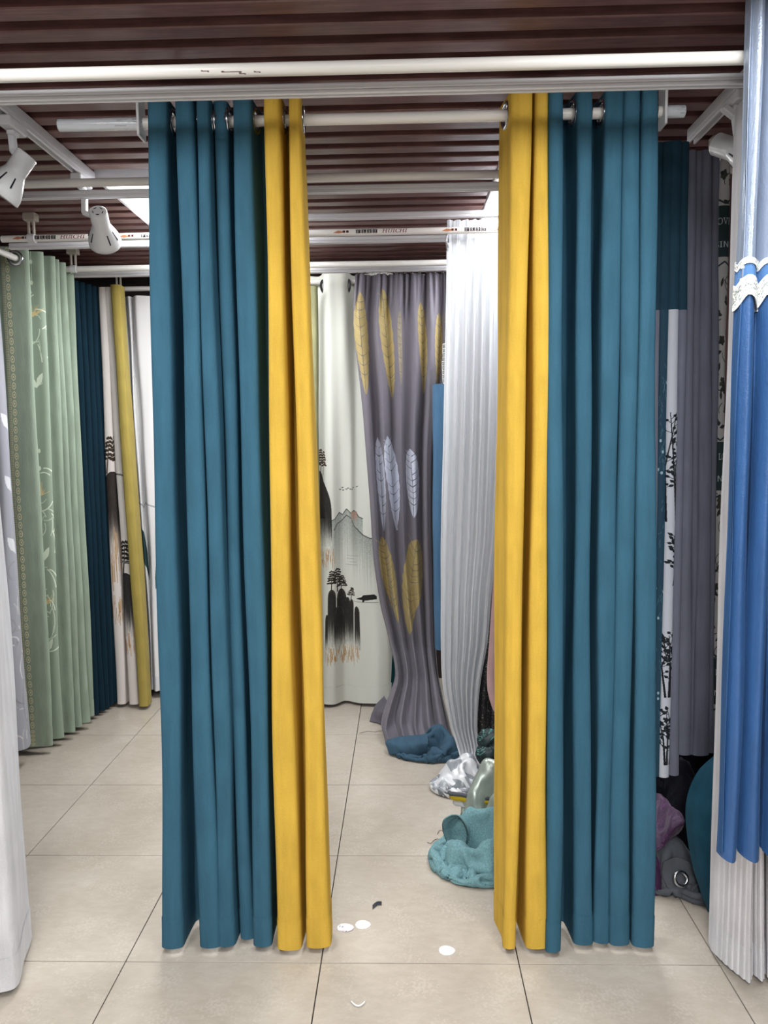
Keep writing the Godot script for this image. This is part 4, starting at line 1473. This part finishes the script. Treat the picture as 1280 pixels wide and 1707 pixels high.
func back_wall_curtains() -> void:
	# landscape curtain
	var top := []
	var bot := []
	for q in [[494, 506, 4.52, 4.50], [505, 518, 4.50, 4.43], [522, 528, 4.50, 4.40], [533, 539, 4.49, 4.40], [540, 548, 4.42, 4.40], [548, 558, 4.395, 4.40], [562, 574, 4.395, 4.47], [572, 582, 4.395, 4.47], [579, 590, 4.42, 4.44], [587, 600, 4.49, 4.41], [612, 630, 4.50, 4.40], [640, 648, 4.50, 4.44], [655, 655, 4.52, 4.50]]:
		top.append(Vector2(xat(q[0], 2.50, q[2]), q[2]))
		bot.append(Vector2(xat(q[1], 0.03, q[3]), q[3]))
	var hbf := func(f): return 0.032 - 0.014 * sin(f * PI)
	var g := hang(top, bot, 2.53, 0.03, {"rows": 34, "hem": 0.10, "smooth": 5, "wob": 0.003, "hbf": hbf, "htf": func(f): return 2.528 + 0.012 * cos(f * TAU * 2.2)})
	var o := thing("curtain", "off white curtain printed with ink crags, pines and a boat, at the back", "curtain", Vector3(-0.3, 0, -4.44))
	var nr: int = g.P.size()
	piece("panel", g, mat(Color.WHITE, 0.85, {"tex": T.landscape, "normal": T.weave_normal, "nscale": 0.1}), o, {"r1": nr - 1, "norm": true, "even": true})
	piece("hem", g, mat(Color(0.84, 0.85, 0.815), 0.85), o, {"r0": nr - 3, "thick": 0.003, "off": 0.0025})
	for q in [[541, 478], [579, 477]]:
		var p := at(q[0], q[1], 4.445)
		put("eyelet", torus(p, Vector3(0.9 if q[0] < 560 else -0.9, 0, 0.55).normalized(), 0.034, 0.018, 0.010), M.dark_gap, o)
	# olive strip at its left edge
	g = hang([Vector2(xat(505, 2.4, 4.36), 4.36), Vector2(xat(527, 2.4, 4.36), 4.36), Vector2(xat(529, 2.4, 4.39), 4.39)], [Vector2(xat(528, 0.05, 4.36), 4.36), Vector2(xat(534, 0.05, 4.36), 4.36), Vector2(xat(536, 0.05, 4.39), 4.39)], 2.44, 0.06, {"rows": 16})
	o = thing("curtain", "thin olive curtain edge between the left yellow fold and the landscape curtain", "curtain", Vector3(-0.5, 0, -4.36))
	piece("panel", g, cloth(rgb8(160, 160, 122)), o)

	# grey feather curtain whose foot trails out over the floor
	var rows := [[2.468, 592, 742, 4.23, 0.022, 0.0], [2.21, 589, 742, 4.22, 0.028, 0.105], [1.80, 602, 737, 4.21, 0.036, 0.245], [1.535, 609, 731, 4.20, 0.038, 0.345], [1.24, 616, 729, 4.20, 0.038, 0.455], [0.93, 622, 729, 4.20, 0.034, 0.565], [0.67, 633, 729, 4.19, 0.036, 0.67], [0.45, 649, 728, 4.16, 0.040, 0.745], [0.29, 658, 732, 4.08, 0.042, 0.81], [0.17, 643, 742, 3.98, 0.050, 0.86], [0.09, 634, 750, 3.90, 0.050, 0.92], [0.03, 640, 756, 3.83, 0.034, 0.97], [0.008, 642, 756, 3.825, 0.006, 1.0]]
	var fold := func(u, t):
		var top_ := maxf(0.0, 1.0 - t * 9.0)
		var w: float = sin(u * TAU * 4.5 + 0.5 * sin(t * 4.0) + u * u * 4.0 - 0.6) * (0.75 + 0.25 * sin(u * 9.0)) + 0.30 * sin(u * TAU * 12.0 + 2.0) * (0.3 + top_) + 0.5 * top_ * sin(u * TAU * 16.0)
		return Vector3(0.10 * sin(u * TAU * 4.5 + 1.2), 0.25 * sin(u * TAU * 2.3 + t * 4.0) * smoothstep(0.8, 0.95, t), w)
	g = flowing(rows, 90, 170, fold)
	o = thing("curtain", "grey purple curtain printed with gold and white feathers, foot trailing on the floor", "curtain", Vector3(0, 0, -4.2))
	piece("panel", g, mat(Color.WHITE, 0.7, {"tex": T.feathers, "rim": 0.25, "normal": T.weave_normal, "nscale": 0.1}), o, {"norm": true, "even": true})
	for k in 12:
		var x := lerpf(xat(596, 2.48, 4.2), xat(738, 2.48, 4.2), k / 11.0)
		var pts := []
		for j in 8:
			var a := j / 7.0 * 4.2
			pts.append(Vector3(x + 0.006 * cos(a), 2.474 - 0.012 + 0.008 * sin(a) + j * 0.0012, -4.2))
		put("hook", tube(pts, 0.0016, 6), M.nickel, o)
	# the grey curtain's loose flap on the tiles at the left
	var fl := loose([[on(655, 1176, 0.10), on(645, 1168, 0.10), on(640, 1160, 0.09)], [on(636, 1190, 0.07), on(628, 1183, 0.06), on(624, 1178, 0.04)], [on(640, 1208, 0.01), on(626, 1204, 0.008), on(616, 1202, 0.006)]], 16, 14, 0.004, 3)
	piece("loose_corner", fl, cloth(Color(0.43, 0.415, 0.455)), o, {"thick": 0.003})
	# blue curtain with a fretwork head, glimpsed beside the sheer
	var yt := at(738, 572, 4.06).y
	var ym := at(738, 640, 4.06).y
	var yb := at(738, 1084, 4.06).y
	var ks := func(h):
		var out := []
		for p in ([[738, 4.12], [739, 4.07], [742, 4.055], [750, 4.06], [760, 4.10]] if h > 1.8 else [[724, 4.12], [726, 4.07], [733, 4.055], [745, 4.06], [760, 4.10]]):
			out.append(Vector2(xat(p[0], h, p[1]), p[1]))
		return out
	o = thing("curtain", "narrow blue curtain with a black fretwork head, left of the white sheer", "curtain", Vector3(0.2, 0, -4.08))
	g = hang(ks.call(yt), ks.call(ym), yt, ym, {"rows": 8})
	piece("fretwork_head", g, mat(Color.WHITE, 0.8, {"tex": T.fret}), o, {"norm": true})
	g = hang(ks.call(yb), ks.call(yb), ym, yb, {"rows": 14})
	piece("blue_panel", g, M.blue_plain, o)

	# white sheer on the printed pole
	rows = [[2.560, 746, 840, 3.56, 0.012, 0.0], [2.45, 745, 840, 3.555, 0.014, 0.05], [1.585, 739, 838, 3.55, 0.019, 0.38], [1.10, 735, 831, 3.55, 0.016, 0.56], [0.87, 735, 820, 3.55, 0.018, 0.65], [0.62, 735, 813, 3.55, 0.026, 0.75], [0.42, 738, 801, 3.55, 0.026, 0.83], [0.2, 752, 796, 3.56, 0.022, 0.90], [0.10, 764, 800, 3.53, 0.018, 0.965], [0.06, 768, 800, 3.48, 0.010, 1.0]]
	fold = func(u, t):
		return Vector3(0.10 * sin(u * TAU * 7.0), 0.0, sin(u * TAU * 6.5 + 0.8 * sin(t * 3.0) + 2.0 * u) + 0.35 * sin(u * TAU * 15.0 + t * 2.0))
	g = flowing(rows, 50, 150, fold)
	o = thing("curtain", "white sheer curtain hanging from the printed pole, gathered at its foot", "curtain", Vector3(0.3, 0, -3.56))
	piece("panel", g, M.sheer, o, {"thick": 0.002})
	put("eyelet", torus(at(746, 404, 3.50), Vector3(1, 0, 0.2).normalized(), 0.032, 0.014, 0.008), M.nickel, o)
	# sequin tulle and pink curtain behind the right yellow fold
	rows = [[2.48, 800, 850, 3.66, 0.012, 0.0], [1.3, 800, 850, 3.66, 0.016, 0.4], [0.6, 796, 845, 3.66, 0.02, 0.7], [0.3, 786, 838, 3.64, 0.02, 0.9], [0.10, 785, 835, 3.62, 0.015, 1.0]]
	fold = func(u, t): return Vector3(0, 0, sin(u * TAU * 3.0 + t))
	g = flowing(rows, 30, 50, fold)
	o = thing("curtain", "dark sequinned tulle hanging between the white sheer and the pink curtain", "curtain", Vector3(0.4, 0, -3.66))
	piece("panel", g, M.sequins, o, {"thick": 0.002})
	rows = [[2.48, 832, 900, 2.915, 0.008, 0.0], [1.45, 830, 900, 2.915, 0.012, 0.4], [1.05, 822, 900, 2.915, 0.014, 0.58], [0.80, 815, 900, 2.915, 0.014, 0.72], [0.63, 811, 900, 2.915, 0.012, 0.84], [0.54, 819, 900, 2.915, 0.010, 0.92], [0.47, 834, 900, 2.915, 0.008, 1.0]]
	fold = func(u, t): return Vector3(0, 0, sin(u * TAU * 1.5 + 1.0))
	g = flowing(rows, 30, 40, fold)
	o = thing("curtain", "pale pink curtain peeping out from behind the right yellow fold", "curtain", Vector3(0.5, 0, -2.915))
	piece("panel", g, M.pink, o)
	# dark green cloth behind the feather curtain
	rows = [[0.55, 652, 690, 4.52, 0.01, 0.0], [0.3, 648, 690, 4.50, 0.02, 0.5], [0.12, 640, 690, 4.46, 0.02, 0.8], [0.01, 636, 690, 4.44, 0.004, 1.0]]
	g = flowing(rows, 16, 24, fold)
	o = thing("cloth", "dark green cloth on the floor behind the feather curtain's foot", "cloth", Vector3(-0.05, 0, -4.48))
	piece("sheet", g, M.dark_green, o)

func right_side() -> void:
	# the run of short curtains behind the right teal curtain
	var ht := 2.535
	var o := thing("curtain", "teal topped curtain with grey, speckled and sapling printed strips below", "curtain", Vector3(0.9, 0, -2.64))
	var hm := at(1115, 511, 2.62).y
	var hb := at(1108, 1292, 2.62).y
	var folds := [[1093, 1105, 1078, 1089], [1106, 1122, 1089, 1101, -0.005], [1121, 1137, 1101, 1116, -0.012], [1136, 1149, 1117, 1131]]
	var k := pleats(folds, 2.615, 2.66, ht, hb, {"start": 0.04, "end": 0.04})
	var g := hang(k[0], k[1], ht, hb, {"rows": 61, "step": 0.005, "smooth": 2, "wob": 0.002})
	var nr: int = g.P.size()
	var rm := int(round((ht - hm) / (ht - hb) * (nr - 1)))
	piece("teal_header", g, cloth(rgb8(44, 76, 94)), o, {"r1": rm})
	var cuts := [0]
	for m in k[2]: cuts.append(g.keys[m])
	cuts.append(g.P[0].size() - 1)
	var mats := [M.grey, mat(Color.WHITE, 0.8, {"tex": T.specks}), mat(Color.WHITE, 0.8, {"tex": T.saplings}), M.grey]
	var nm := ["grey_strip", "speckled_strip", "sapling_strip", "grey_strip"]
	for i in 4:
		piece(nm[i], g, mats[i], o, {"r0": rm, "c0": cuts[i], "c1": cuts[i + 1], "norm": i == 1 or i == 2})
	o = thing("curtain", "plain grey curtain between the sapling strip and the flowered strip", "curtain", Vector3(1.0, 0, -2.72))
	hb = at(1160, 1257, 2.70).y
	k = pleats([[1149, 1160, 1131, 1150], [1161, 1173, 1150, 1157, 0.01], [1174, 1187, 1158, 1183], [1189, 1199, 1180, 1190, 0.02]], 2.69, 2.735, ht, hb, {"start": 0.04, "end": 0.04})
	g = hang(k[0], k[1], ht, hb, {"rows": 30, "step": 0.005, "smooth": 2, "hem": 0.07})
	nr = g.P.size()
	piece("panel", g, M.grey, o, {"r1": nr - 3})
	piece("hem", g, M.grey, o, {"r0": nr - 3, "thick": 0.005, "off": -0.001})
	o = thing("curtain", "white curtain strip with black flowers and dark lettered bands", "curtain", Vector3(1.06, 0, -2.76))
	k = pleats([[1200, 1217, 1182, 1198]], 2.745, 2.82, ht, 0.5, {"start": 0.06, "end": 0.06})
	g = hang(k[0], k[1], 2.52, 0.45, {"rows": 24, "step": 0.005, "smooth": 2})
	piece("panel", g, mat(Color.WHITE, 0.8, {"tex": T.flowers}), o, {"norm": true})
	o = thing("curtain", "dull brown curtain edge beside the black flowered strip", "curtain", Vector3(1.1, 0, -2.82))
	k = pleats([[1215, 1245, 1196, 1240]], 2.80, 2.86, ht, 0.5, {"start": 0.05, "end": 0.05})
	g = hang(k[0], k[1], 2.52, 0.45, {"rows": 16, "step": 0.006, "smooth": 2})
	piece("panel", g, M.brown, o)
	var p := thing("curtain_pole", "white pole over the grey curtains on the right", "curtain pole", Vector3(1.0, 2.455, -2.78))
	put("bar", rod(Vector3(0.80, 2.455, -2.70), Vector3(1.25, 2.455, -2.86), 0.014), M.pole_white, p)

	# white pleated sheer behind the blue curtain
	var top := []
	var bot := []
	for q in [[1226, 1180, 2.19, 2.25], [1229, 1185, 2.17, 2.21], [1240, 1210, 2.12, 2.15], [1262, 1250, 2.07, 2.075], [1264, 1253, 2.10, 2.12], [1266, 1255, 2.18, 2.22], [1269, 1258, 2.09, 2.11], [1280, 1271, 2.07, 2.08], [1283, 1273, 2.16, 2.19], [1286, 1276, 2.09, 2.10], [1312, 1302, 2.07, 2.08], [1315, 1306, 2.16, 2.16], [1340, 1335, 2.07, 2.08]]:
		top.append(Vector2(xat(q[0], 2.46, q[2]), q[2]))
		bot.append(Vector2(xat(q[1], 0.02, q[3]), q[3]))
	var bow := func(t, f): return Vector2(0.0, 0.0045 * sin(f * TAU * 44.0) * smoothstep(0.02, 0.12, f))
	g = hang(top, bot, 2.46, 0.022, {"rows": 30, "step": 0.004, "smooth": 2, "hem": 0.10, "bow": bow})
	nr = g.P.size()
	o = thing("curtain", "white pleated sheer reaching the floor behind the blue curtain", "curtain", Vector3(1.0, 0, -2.12))
	piece("panel", g, cloth(rgb8(228, 225, 227), {"back": Color(0.3, 0.3, 0.3)}), o, {"r1": nr - 3, "thick": 0.002})
	piece("hem", g, M.white, o, {"r0": nr - 3, "thick": 0.004, "off": -0.001})
	# blue curtain with a silver head and a lace border
	ht = 2.60
	hb = at(1210, 1432, 1.90).y
	k = pleats([[1257, 1284, 1203, 1238], [1290, 1322, 1243, 1275], [1328, 1356, 1280, 1310]], 1.875, 1.99, ht, hb, {"start": 0.012, "end": 0.05, "round": 0.042})
	var hbf := func(f): return hb + 0.012 + 0.012 * sin(f * TAU * 2.6 + 2.0)
	g = hang(k[0], k[1], ht, hb, {"rows": 81, "step": 0.006, "smooth": 6, "wob": 0.003, "hbf": hbf})
	nr = g.P.size()
	o = thing("curtain", "blue curtain with a silver satin head and white lace border, at right", "curtain", Vector3(0.9, 0, -1.94))
	var h1 := at(1250, 470, 1.88).y
	var rs := int(round((ht - h1) / (ht - hb) * (nr - 1)))
	piece("silver_head", g, M.silver, o, {"r1": rs})
	piece("blue_panel", g, M.blue, o, {"r0": rs, "r1": nr - 1})
	# lace: a scalloped strip laid over the seam
	var lo := at(1250, 512, 1.88).y
	var hi := at(1250, 432, 1.88).y
	var P := []
	var nc: int = g.P[0].size()
	for r in 14:
		var f := r / 13.0
		var line := PackedVector3Array()
		for c in nc:
			var s: float = g.U[c] * 24.0
			var scal := absf(sin(s * PI * 0.55))
			var y := lerpf(hi - 0.010 + 0.014 * absf(sin(s * PI * 0.9)), lo + 0.030 - 0.036 * scal, f)
			var fr := clampf((ht - y) / (ht - hb) * (nr - 1), 0, nr - 2)
			var i := int(fr)
			var q: Vector3 = Vector3(g.P[i][c]).lerp(g.P[i + 1][c], fr - i) + g.N[i][c] * 0.0045
			q.y = y
			line.append(q)
		P.append(line)
	var lg := finish(P)
	piece("blue_ribbon", lg, cloth(rgb8(96, 140, 196)), o, {"r0": 2, "r1": 7, "thick": 0.001})
	var lace := mat(Color.WHITE, 0.85, {"tex": T.lace, "scale": Vector3(3, 1, 1)})
	piece("lace_edging", lg, lace, o, {"r0": 0, "r1": 2, "off": 0.001, "thick": 0.003, "norm": true})
	piece("lace_border", lg, lace, o, {"r0": 6, "r1": 13, "off": 0.002, "thick": 0.003, "norm": true})
	eyelet(o, at(1257, 104, 1.95), Vector3(1, 0, 0.25).normalized(), 0.028)

func heaps() -> void:
	# along the middle right: a line of dropped cloths
	var o := thing("cloth_heap", "slate blue cloth lying folded on the tiles by the feather curtain's foot", "cloth", Vector3(0.1, 0, -3.75), "cloths dropped on the floor")
	piece("sheet", settle(44, Vector3(0.115, 0.18, -3.72), Vector2(0.74, 0.58), 0.3, Vector2(0.175, 0.115), [[Vector3(0.17, 0.0, -3.78), Vector3(0.05, 0.13, 0.05)], [Vector3(0.22, 0.0, -3.70), Vector3(0.05, 0.10, 0.05)], [Vector3(0.10, 0.0, -3.75), Vector3(0.06, 0.09, 0.04)], [Vector3(0.14, 0.0, -3.66), Vector3(0.04, 0.06, 0.04)]], 80, 5), M.slate, o, {"thick": 0.004})
	var fl := loose([[on(712, 1224, 0.10), on(678, 1226, 0.075), on(656, 1230, 0.07), on(646, 1232, 0.055)], [on(714, 1238, 0.09), on(680, 1240, 0.07), on(658, 1241, 0.062), on(643, 1240, 0.045)], [on(712, 1255, 0.03), on(684, 1256, 0.03), on(662, 1256, 0.024), on(648, 1256, 0.012)], [on(712, 1262, 0.004), on(684, 1262, 0.004), on(662, 1260, 0.004), on(649, 1258, 0.004)]], 26, 20, 0.006, 8)
	piece("folded_corner", fl, M.slate, o, {"thick": 0.006})
	o = thing("cloth_heap", "shiny white and grey printed cloth crumpled under the white sheer", "cloth", Vector3(0.25, 0, -3.35), "cloths dropped on the floor")
	piece("sheet", settle(48, Vector3(0.240, 0.24, -3.34), Vector2(0.80, 0.74), 0.7, Vector2(0.130, 0.105), [[Vector3(0.29, 0.0, -3.38), Vector3(0.045, 0.15, 0.05)], [Vector3(0.21, 0.0, -3.38), Vector3(0.045, 0.12, 0.04)], [Vector3(0.17, 0.0, -3.31), Vector3(0.035, 0.07, 0.04)], [Vector3(0.25, 0.0, -3.29), Vector3(0.04, 0.09, 0.04)]], 80, 12), M.shards, o, {"thick": 0.003})
	o = thing("cloth_heap", "dark green cloth with pale script on top of the white printed cloth", "cloth", Vector3(0.4, 0, -3.2), "cloths dropped on the floor")
	folds_of(o, M.script, [[820, 1240, 3.22, 0.06, 0.07, 0.08, 0.8, 0.0], [812, 1258, 3.18, 0.05, 0.05, 0.06, 0.6, 0.3], [845, 1300, 3.2, 0.07, 0.20, 0.10, 0.0, 0.0]], 19, 0.25, 8.0)
	o = thing("cloth_heap", "grey green satin cloth draped over the heap by the yellow fold", "cloth", Vector3(0.4, 0, -3.0), "cloths dropped on the floor")
	piece("sheet", settle(46, Vector3(0.365, 0.40, -3.02), Vector2(0.88, 0.80), 0.75, Vector2(0.140, 0.115), [[Vector3(0.34, 0.10, -3.07), Vector3(0.05, 0.16, 0.05)], [Vector3(0.43, 0.10, -3.03), Vector3(0.06, 0.19, 0.06)], [Vector3(0.28, 0.02, -3.02), Vector3(0.04, 0.14, 0.04)], [Vector3(0.36, 0.02, -2.96), Vector3(0.04, 0.14, 0.04)]], 80, 4), M.satin, o, {"thick": 0.003})
	o = thing("cloth_roll", "rolled cloth end with yellow and white edges above the aqua cloth", "cloth", Vector3(0.25, 0, -3.0), "cloths dropped on the floor")
	for q in [["white_edge", 1341, 0.010, M.white, 758], ["yellow_edge", 1331, 0.012, cloth(rgb8(206, 178, 48)), 753], ["grey_edge", 1325, 0.009, M.charcoal, 749]]:
		put(q[0], tube([at(q[4], q[1] - 4, 3.06), at(q[4] + 2, q[1] - 2, 3.04), at(770, q[1], 3.03), at(785, q[1] + 4, 3.02), at(815, q[1] + 6, 3.02)], q[2], 14), q[3], o)
	o = thing("cloth_heap", "heathered aqua cloth piled nearest us beside the right yellow fold", "cloth", Vector3(0.28, 0, -2.75), "cloths dropped on the floor")
	piece("sheet", settle(50, Vector3(0.275, 0.26, -2.745), Vector2(0.92, 0.88), 0.6, Vector2(0.195, 0.185), [[Vector3(0.30, 0.0, -2.67), Vector3(0.055, 0.12, 0.05)], [Vector3(0.19, 0.0, -2.70), Vector3(0.05, 0.10, 0.05)], [Vector3(0.36, 0.02, -2.78), Vector3(0.05, 0.19, 0.05)], [Vector3(0.25, 0.0, -2.84), Vector3(0.05, 0.16, 0.05)], [Vector3(0.40, 0.0, -2.66), Vector3(0.05, 0.12, 0.05)]], 90, 27), M.aqua, o, {"thick": 0.005})
	# the turned up collar: a short open tube of cloth, its mouth towards us
	var axis := Vector3(-0.35, 0.30, 0.88).normalized()
	var cu := axis.cross(Vector3.UP).normalized()
	var cv := cu.cross(axis)
	var ring := []
	for l in 4:
		var row := []
		for k in 13:
			var a := TAU * k / 12.0
			var s := (0.10 + 0.62 * minf(l, 1.0) + 0.14 * maxf(l - 1.0, 0.0)) + 0.08 * sin(a * 2.0 + 0.6) * minf(l, 1.0)
			row.append(at(764, 1384, 2.80) + axis * (0.030 * l - 0.05 + 0.010 * sin(a * 3.0)) + (cu * cos(a) * 0.044 + cv * sin(a) * 0.058) * s)
		ring.append(row)
	fl = loose(ring, 48, 16, 0.006, 2)
	piece("turned_collar", fl, M.aqua, o, {"thick": 0.007})
	# at the right: what lies under the short curtains
	o = thing("cloth_heap", "large smooth dark teal cloth bundle behind the white pleated sheer", "cloth", Vector3(1.1, 0, -2.5))
	var lump := [[0.52, 1205, 1290, 2.56, 0.04, 0.0], [0.46, 1165, 1300, 2.50, 0.10, 0.14], [0.38, 1146, 1310, 2.47, 0.13, 0.32], [0.28, 1145, 1310, 2.46, 0.14, 0.52], [0.15, 1156, 1310, 2.45, 0.13, 0.74], [0.05, 1172, 1310, 2.44, 0.12, 0.9], [0.005, 1180, 1310, 2.44, 0.11, 1.0]]
	piece("sheet", flowing(lump, 40, 60, func(u, t): return Vector3(0, 0, sqrt(maxf(0.0, 1.0 - pow(2.0 * u - 1.0, 2.0))) + 0.06 * sin(u * 21.0 + t * 3.0) * t)), M.deep_teal, o, {"thick": 0.004})
	o = thing("cloth_heap", "purple cloth with fine scrolls half behind the right teal curtain", "cloth", Vector3(0.8, 0, -2.6))
	var z := 2.58
	fl = loose([[at(1060, 1340, z + 0.2), at(1090, 1325, z + 0.22), at(1105, 1330, z + 0.2), at(1115, 1340, z + 0.15)], [at(1060, 1372, z + 0.05), at(1095, 1378, z + 0.1), at(1120, 1352, z + 0.06), at(1138, 1362, z + 0.02)], [at(1060, 1400, z), at(1100, 1395, z), at(1122, 1378, z - 0.02), at(1142, 1372, z - 0.02)], [at(1060, 1425, z - 0.02), at(1088, 1424, z - 0.02), at(1106, 1408, z - 0.02), at(1138, 1384, z)]], 36, 30, 0.012, 6)
	piece("sheet", fl, M.purple, o, {"thick": 0.003})
	var f0 := func(list): return list.map(func(q): var p := on(q[0], q[1], 0.0); return Vector2(p.x, -p.z))
	put("lower_fold", heap(f0.call([[1060, 1494], [1090, 1494], [1106, 1490], [1108, 1478], [1090, 1455], [1060, 1455]]), 0.12, {"seed": 9, "wrinkle": 0.3}), M.purple, o)
	o = thing("cloth_heap", "folded charcoal curtain with one shiny eyelet, on the tiles at right", "cloth", Vector3(0.95, 0, -2.6))
	piece("sheet", settle(34, Vector3(0.945, 0.26, -2.60), Vector2(0.62, 0.50), 0.2, Vector2(0.125, 0.10), [[Vector3(0.93, 0.0, -2.62), Vector3(0.09, 0.17, 0.06)], [Vector3(0.99, 0.0, -2.56), Vector3(0.06, 0.10, 0.05)]], 80, 33), M.charcoal, o, {"thick": 0.004})
	for q in [[0.012, 0.0], [0.03, 8.0]]:
		put("folded_edge", tube([on(1098, 1470 - q[1], q[0]), on(1120, 1484 - q[1], q[0]), on(1156, 1501 - q[1], q[0]), on(1182, 1506 - q[1], q[0])], 0.012, 12), M.charcoal, o)
	var e := at(1135, 1465, 2.50)
	put("eyelet_ring", torus(e, Vector3(0.15, 0.45, 1).normalized(), 0.022, 0.013, 0.012), M.nickel, o)
	fl = loose([[e + Vector3(-0.05, 0.045, -0.03), e + Vector3(0, 0.055, -0.04), e + Vector3(0.06, 0.03, -0.03)], [e + Vector3(-0.055, 0, -0.026), e + Vector3(0, 0.0, -0.028), e + Vector3(0.06, -0.01, -0.026)], [e + Vector3(-0.04, -0.04, -0.012), e + Vector3(0.01, -0.045, -0.008), e + Vector3(0.06, -0.05, -0.012)]], 16, 12)
	piece("eyelet_flap", fl, M.charcoal, o, {"thick": 0.004})
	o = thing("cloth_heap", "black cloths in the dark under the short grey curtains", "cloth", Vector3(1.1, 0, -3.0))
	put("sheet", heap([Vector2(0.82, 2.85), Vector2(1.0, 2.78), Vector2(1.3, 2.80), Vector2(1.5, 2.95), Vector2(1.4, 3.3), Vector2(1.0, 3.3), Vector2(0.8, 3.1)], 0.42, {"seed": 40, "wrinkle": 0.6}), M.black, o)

func litter() -> void:
	# scraps on the tiles
	for q in [["round white paper scrap alone on the tile, right of the gap", 745, 1585, M.paper, 0.022], ["plain round white paper scrap beside the printed one", 605, 1542, M.paper, 0.022], ["round paper scrap with printed letters, touching the left yellow curtain's foot", 576, 1547, mat(Color.WHITE, 0.8, {"tex": T.round_print}), 0.024]]:
		var p := on(q[1], q[2], 0.0)
		var st := begin()
		st.set_smooth_group(-1)
		var n := 26
		for j in n:
			var a0 := TAU * j / n
			var a1 := TAU * (j + 1) / n
			var w := func(a): return Vector3(cos(a) * q[4] * 1.12, 0.0018 + 0.0012 * sin(a * 2.0), sin(a) * q[4] * (1.0 if q[1] != 576 else 0.9))
			var pt := [Vector3(0, 0.0016, 0), w.call(a0), w.call(a1)]
			for t in [0, 1, 2]:
				st.set_uv(Vector2(0.5 + pt[t].x / q[4] * 0.44, 0.5 + pt[t].z / q[4] * 0.44))
				st.add_vertex(p + pt[t])
			for t in [0, 2, 1]:
				st.set_uv(Vector2(0.5, 0.9))
				st.add_vertex(p + Vector3(pt[t].x, 0.0004, pt[t].z))
			quad(st, p + pt[1], p + Vector3(pt[1].x, 0.0004, pt[1].z), p + Vector3(pt[2].x, 0.0004, pt[2].z), p + pt[2])
		var o := put("paper_scrap", done(st), q[3])
		tag(o, q[0], "paper", "round paper scraps on the tiles")
	var s := loose([[on(621, 1509, 0.004), on(628, 1503, 0.010), on(636, 1503, 0.004)], [on(621, 1516, 0.002), on(629, 1509, 0.003), on(636, 1509, 0.002)]], 12, 5)
	var b := piece("cloth_scrap", s, M.dark_gap, null, {"thick": 0.001})
	tag(b, "tiny curled black cloth scrap on the tile above the round papers", "scrap")
	var pts := []
	for j in 12:
		var t := j / 11.0
		pts.append(on(585 + 23 * t, 1669 + 9 * sin(t * PI * 0.9) - 2 * t, 0.003 + 0.004 * t))
	b = put("paper_curl", tube(pts, 0.0022, 6), M.paper)
	tag(b, "thin curl of white paper on the nearest tile", "scrap")
	for q in [[[[600, 1222], [612, 1219], [625, 1220], [640, 1217]], "brown thread trailing on the tiles by the slate blue cloth"], [[[712, 1404], [718, 1406], [724, 1400], [730, 1398]], "dark thread at the left of the aqua cloth, on the tiles"], [[[729, 1390], [732, 1384], [740, 1384], [745, 1388]], "fine looped thread above the aqua cloth's left corner"]]:
		pts = []
		for p in q[0]: pts.append(on(p[0], p[1], 0.004))
		b = put("loose_thread", tube(pts, 0.0012, 5), M.brown)
		tag(b, q[1], "thread", "loose threads on the tiles")
